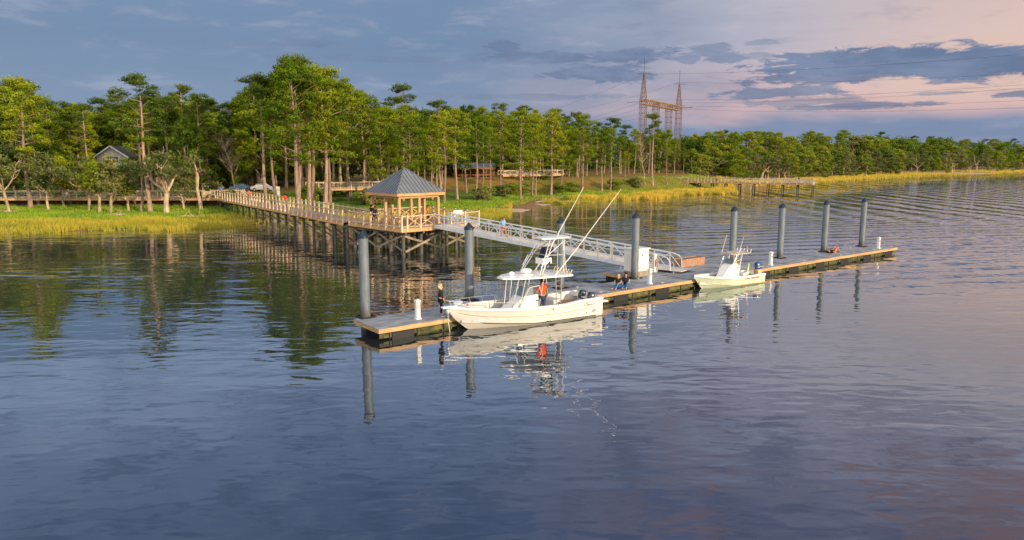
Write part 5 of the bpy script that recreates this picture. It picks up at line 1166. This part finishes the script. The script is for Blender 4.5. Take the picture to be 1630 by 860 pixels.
# far right peach
c = T.mix(T.m('MULTIPLY', T.ramp(az, 14, 38), T.m('MULTIPLY', T.ramp(el, 2.5, 5), T.ramp(el, 20, 6))), c, lin(224,190,176))
# streaky high cloud
c = T.mix(T.ramp(nz, .5, .75, 0, .28), c, lin(205,196,205)); c = T.mix(T.ramp(nz, .48, .28, 0, .3), c, lin(104,120,152))
# named cloud banks, each an ellipse in azimuth / elevation broken up by noise
def P2(px, py): return math.degrees(math.atan((px-815)/F)), math.degrees(math.atan((250-py)/F*math.cos(math.atan((px-815)/F))))
banks = [(1400,105,222,19,1.),(1540,108,158,20,1.),(1300,128,130,9,.9),(1500,132,60,6,.8),(955,124,78,13,.95),(870,99,105,9,.85),(990,97,80,11,.9),(1120,88,30,10,.7),(1140,100,34,9,.8),(1090,100,20,7,.7),(1230,152,95,8,.85),(1270,165,80,7,.6),(1350,172,110,5,.8),(1610,153,50,5,.8),(1480,152,40,2.5,.5),(1200,76,30,4,.4),(800,82,28,9,.7),(500,78,50,7,.55),(570,100,110,5,.45),(680,102,30,5,.5),(850,158,130,5,.5),(730,155,100,3,.3),(1180,97,40,5,.5)]
acc = None
na = T.m('MULTIPLY', T.m('SUBTRACT', T.noise(V0, 3.2, 8, .7, .5), .5), 3.3)
for px, py, rx, ry, s_ in banks:
    a_, e_ = P2(px, py); ra = math.degrees(rx/F)*math.cos(math.radians(a_))**2; re = math.degrees(ry/F)
    u_ = T.m('DIVIDE', T.m('SUBTRACT', az, a_), ra); v_ = T.m('DIVIDE', T.m('SUBTRACT', el, e_), re)
    d_ = T.m('SQRT', T.m('ADD', T.m('MULTIPLY', u_, u_), T.m('MULTIPLY', v_, v_)))
    k_ = T.m('MULTIPLY', T.ramp(T.m('SUBTRACT', T.m('ADD', 1.2, na), d_), 0., .38), s_)
    acc = k_ if acc is None else T.m('MAXIMUM', acc, k_)
cc = T.mix(T.ramp(nz, .35, .65), lin(94,112,148), lin(120,133,165))
c = T.mix(acc, c, cc)
# warm patches high on the right
c = T.mix(T.m('MULTIPLY', T.m('MULTIPLY', T.ramp(az, 8, 30), T.ramp(el, 17, 27)), T.ramp(nb2, .48, .62, 0, .7)), c, lin(170,120,120))
c = T.mix(T.m('MULTIPLY', T.ramp(el, 13, 20), T.ramp(nb2, .42, .58, 0, .55)), c, T.mix(T.ramp(az, -10, 15), lin(126,144,178), lin(150,142,165))); c = T.mix(T.m('MULTIPLY', T.ramp(el, 13, 20), T.ramp(nz, .5, .36, 0, .5)), c, lin(84,98,136))
c = T.mix(T.m('MULTIPLY', T.m('MULTIPLY', T.ramp(az, 4, 24), T.ramp(el, 17, 23)), T.ramp(nb2, .46, .58, .1, .7)), c, lin(166,126,124))
c = T.mix(T.ramp(el, 0, -3), c, lin(70,80,95))
c = T.mix(T.ramp(sp.outputs[1], .1, -.4), c, (1.8,1.68,1.5))  # sky behind the camera brightened as added fill for camera-facing sides
sk = T.node('ShaderNodeTexSky', sky_type='NISHITA'); sk.sun_disc = False; sk.sun_elevation = R(SEL); sk.sun_rotation = math.pi/2-math.atan2(SUNV.y, SUNV.x)
bg1 = T.node('ShaderNodeBackground'); T.l.new(sk.outputs[0], bg1.inputs[0]); bg1.inputs[1].default_value = .012
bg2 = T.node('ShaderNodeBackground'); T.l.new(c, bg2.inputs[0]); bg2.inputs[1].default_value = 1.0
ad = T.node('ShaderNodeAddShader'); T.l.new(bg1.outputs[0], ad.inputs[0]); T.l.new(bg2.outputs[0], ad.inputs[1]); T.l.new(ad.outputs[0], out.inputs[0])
S.view_settings.view_transform = 'Standard'; S.view_settings.look = 'None'; S.view_settings.exposure = 0; S.view_settings.gamma = 1
S.render.engine = 'CYCLES'; S.cycles.max_bounces = 5; S.cycles.transparent_max_bounces = 6; S.cycles.caustics_reflective = False
for o in S.objects:
    if 'H' in o: del o['H']
    if o.name.startswith('marsh_grass.001'): pass
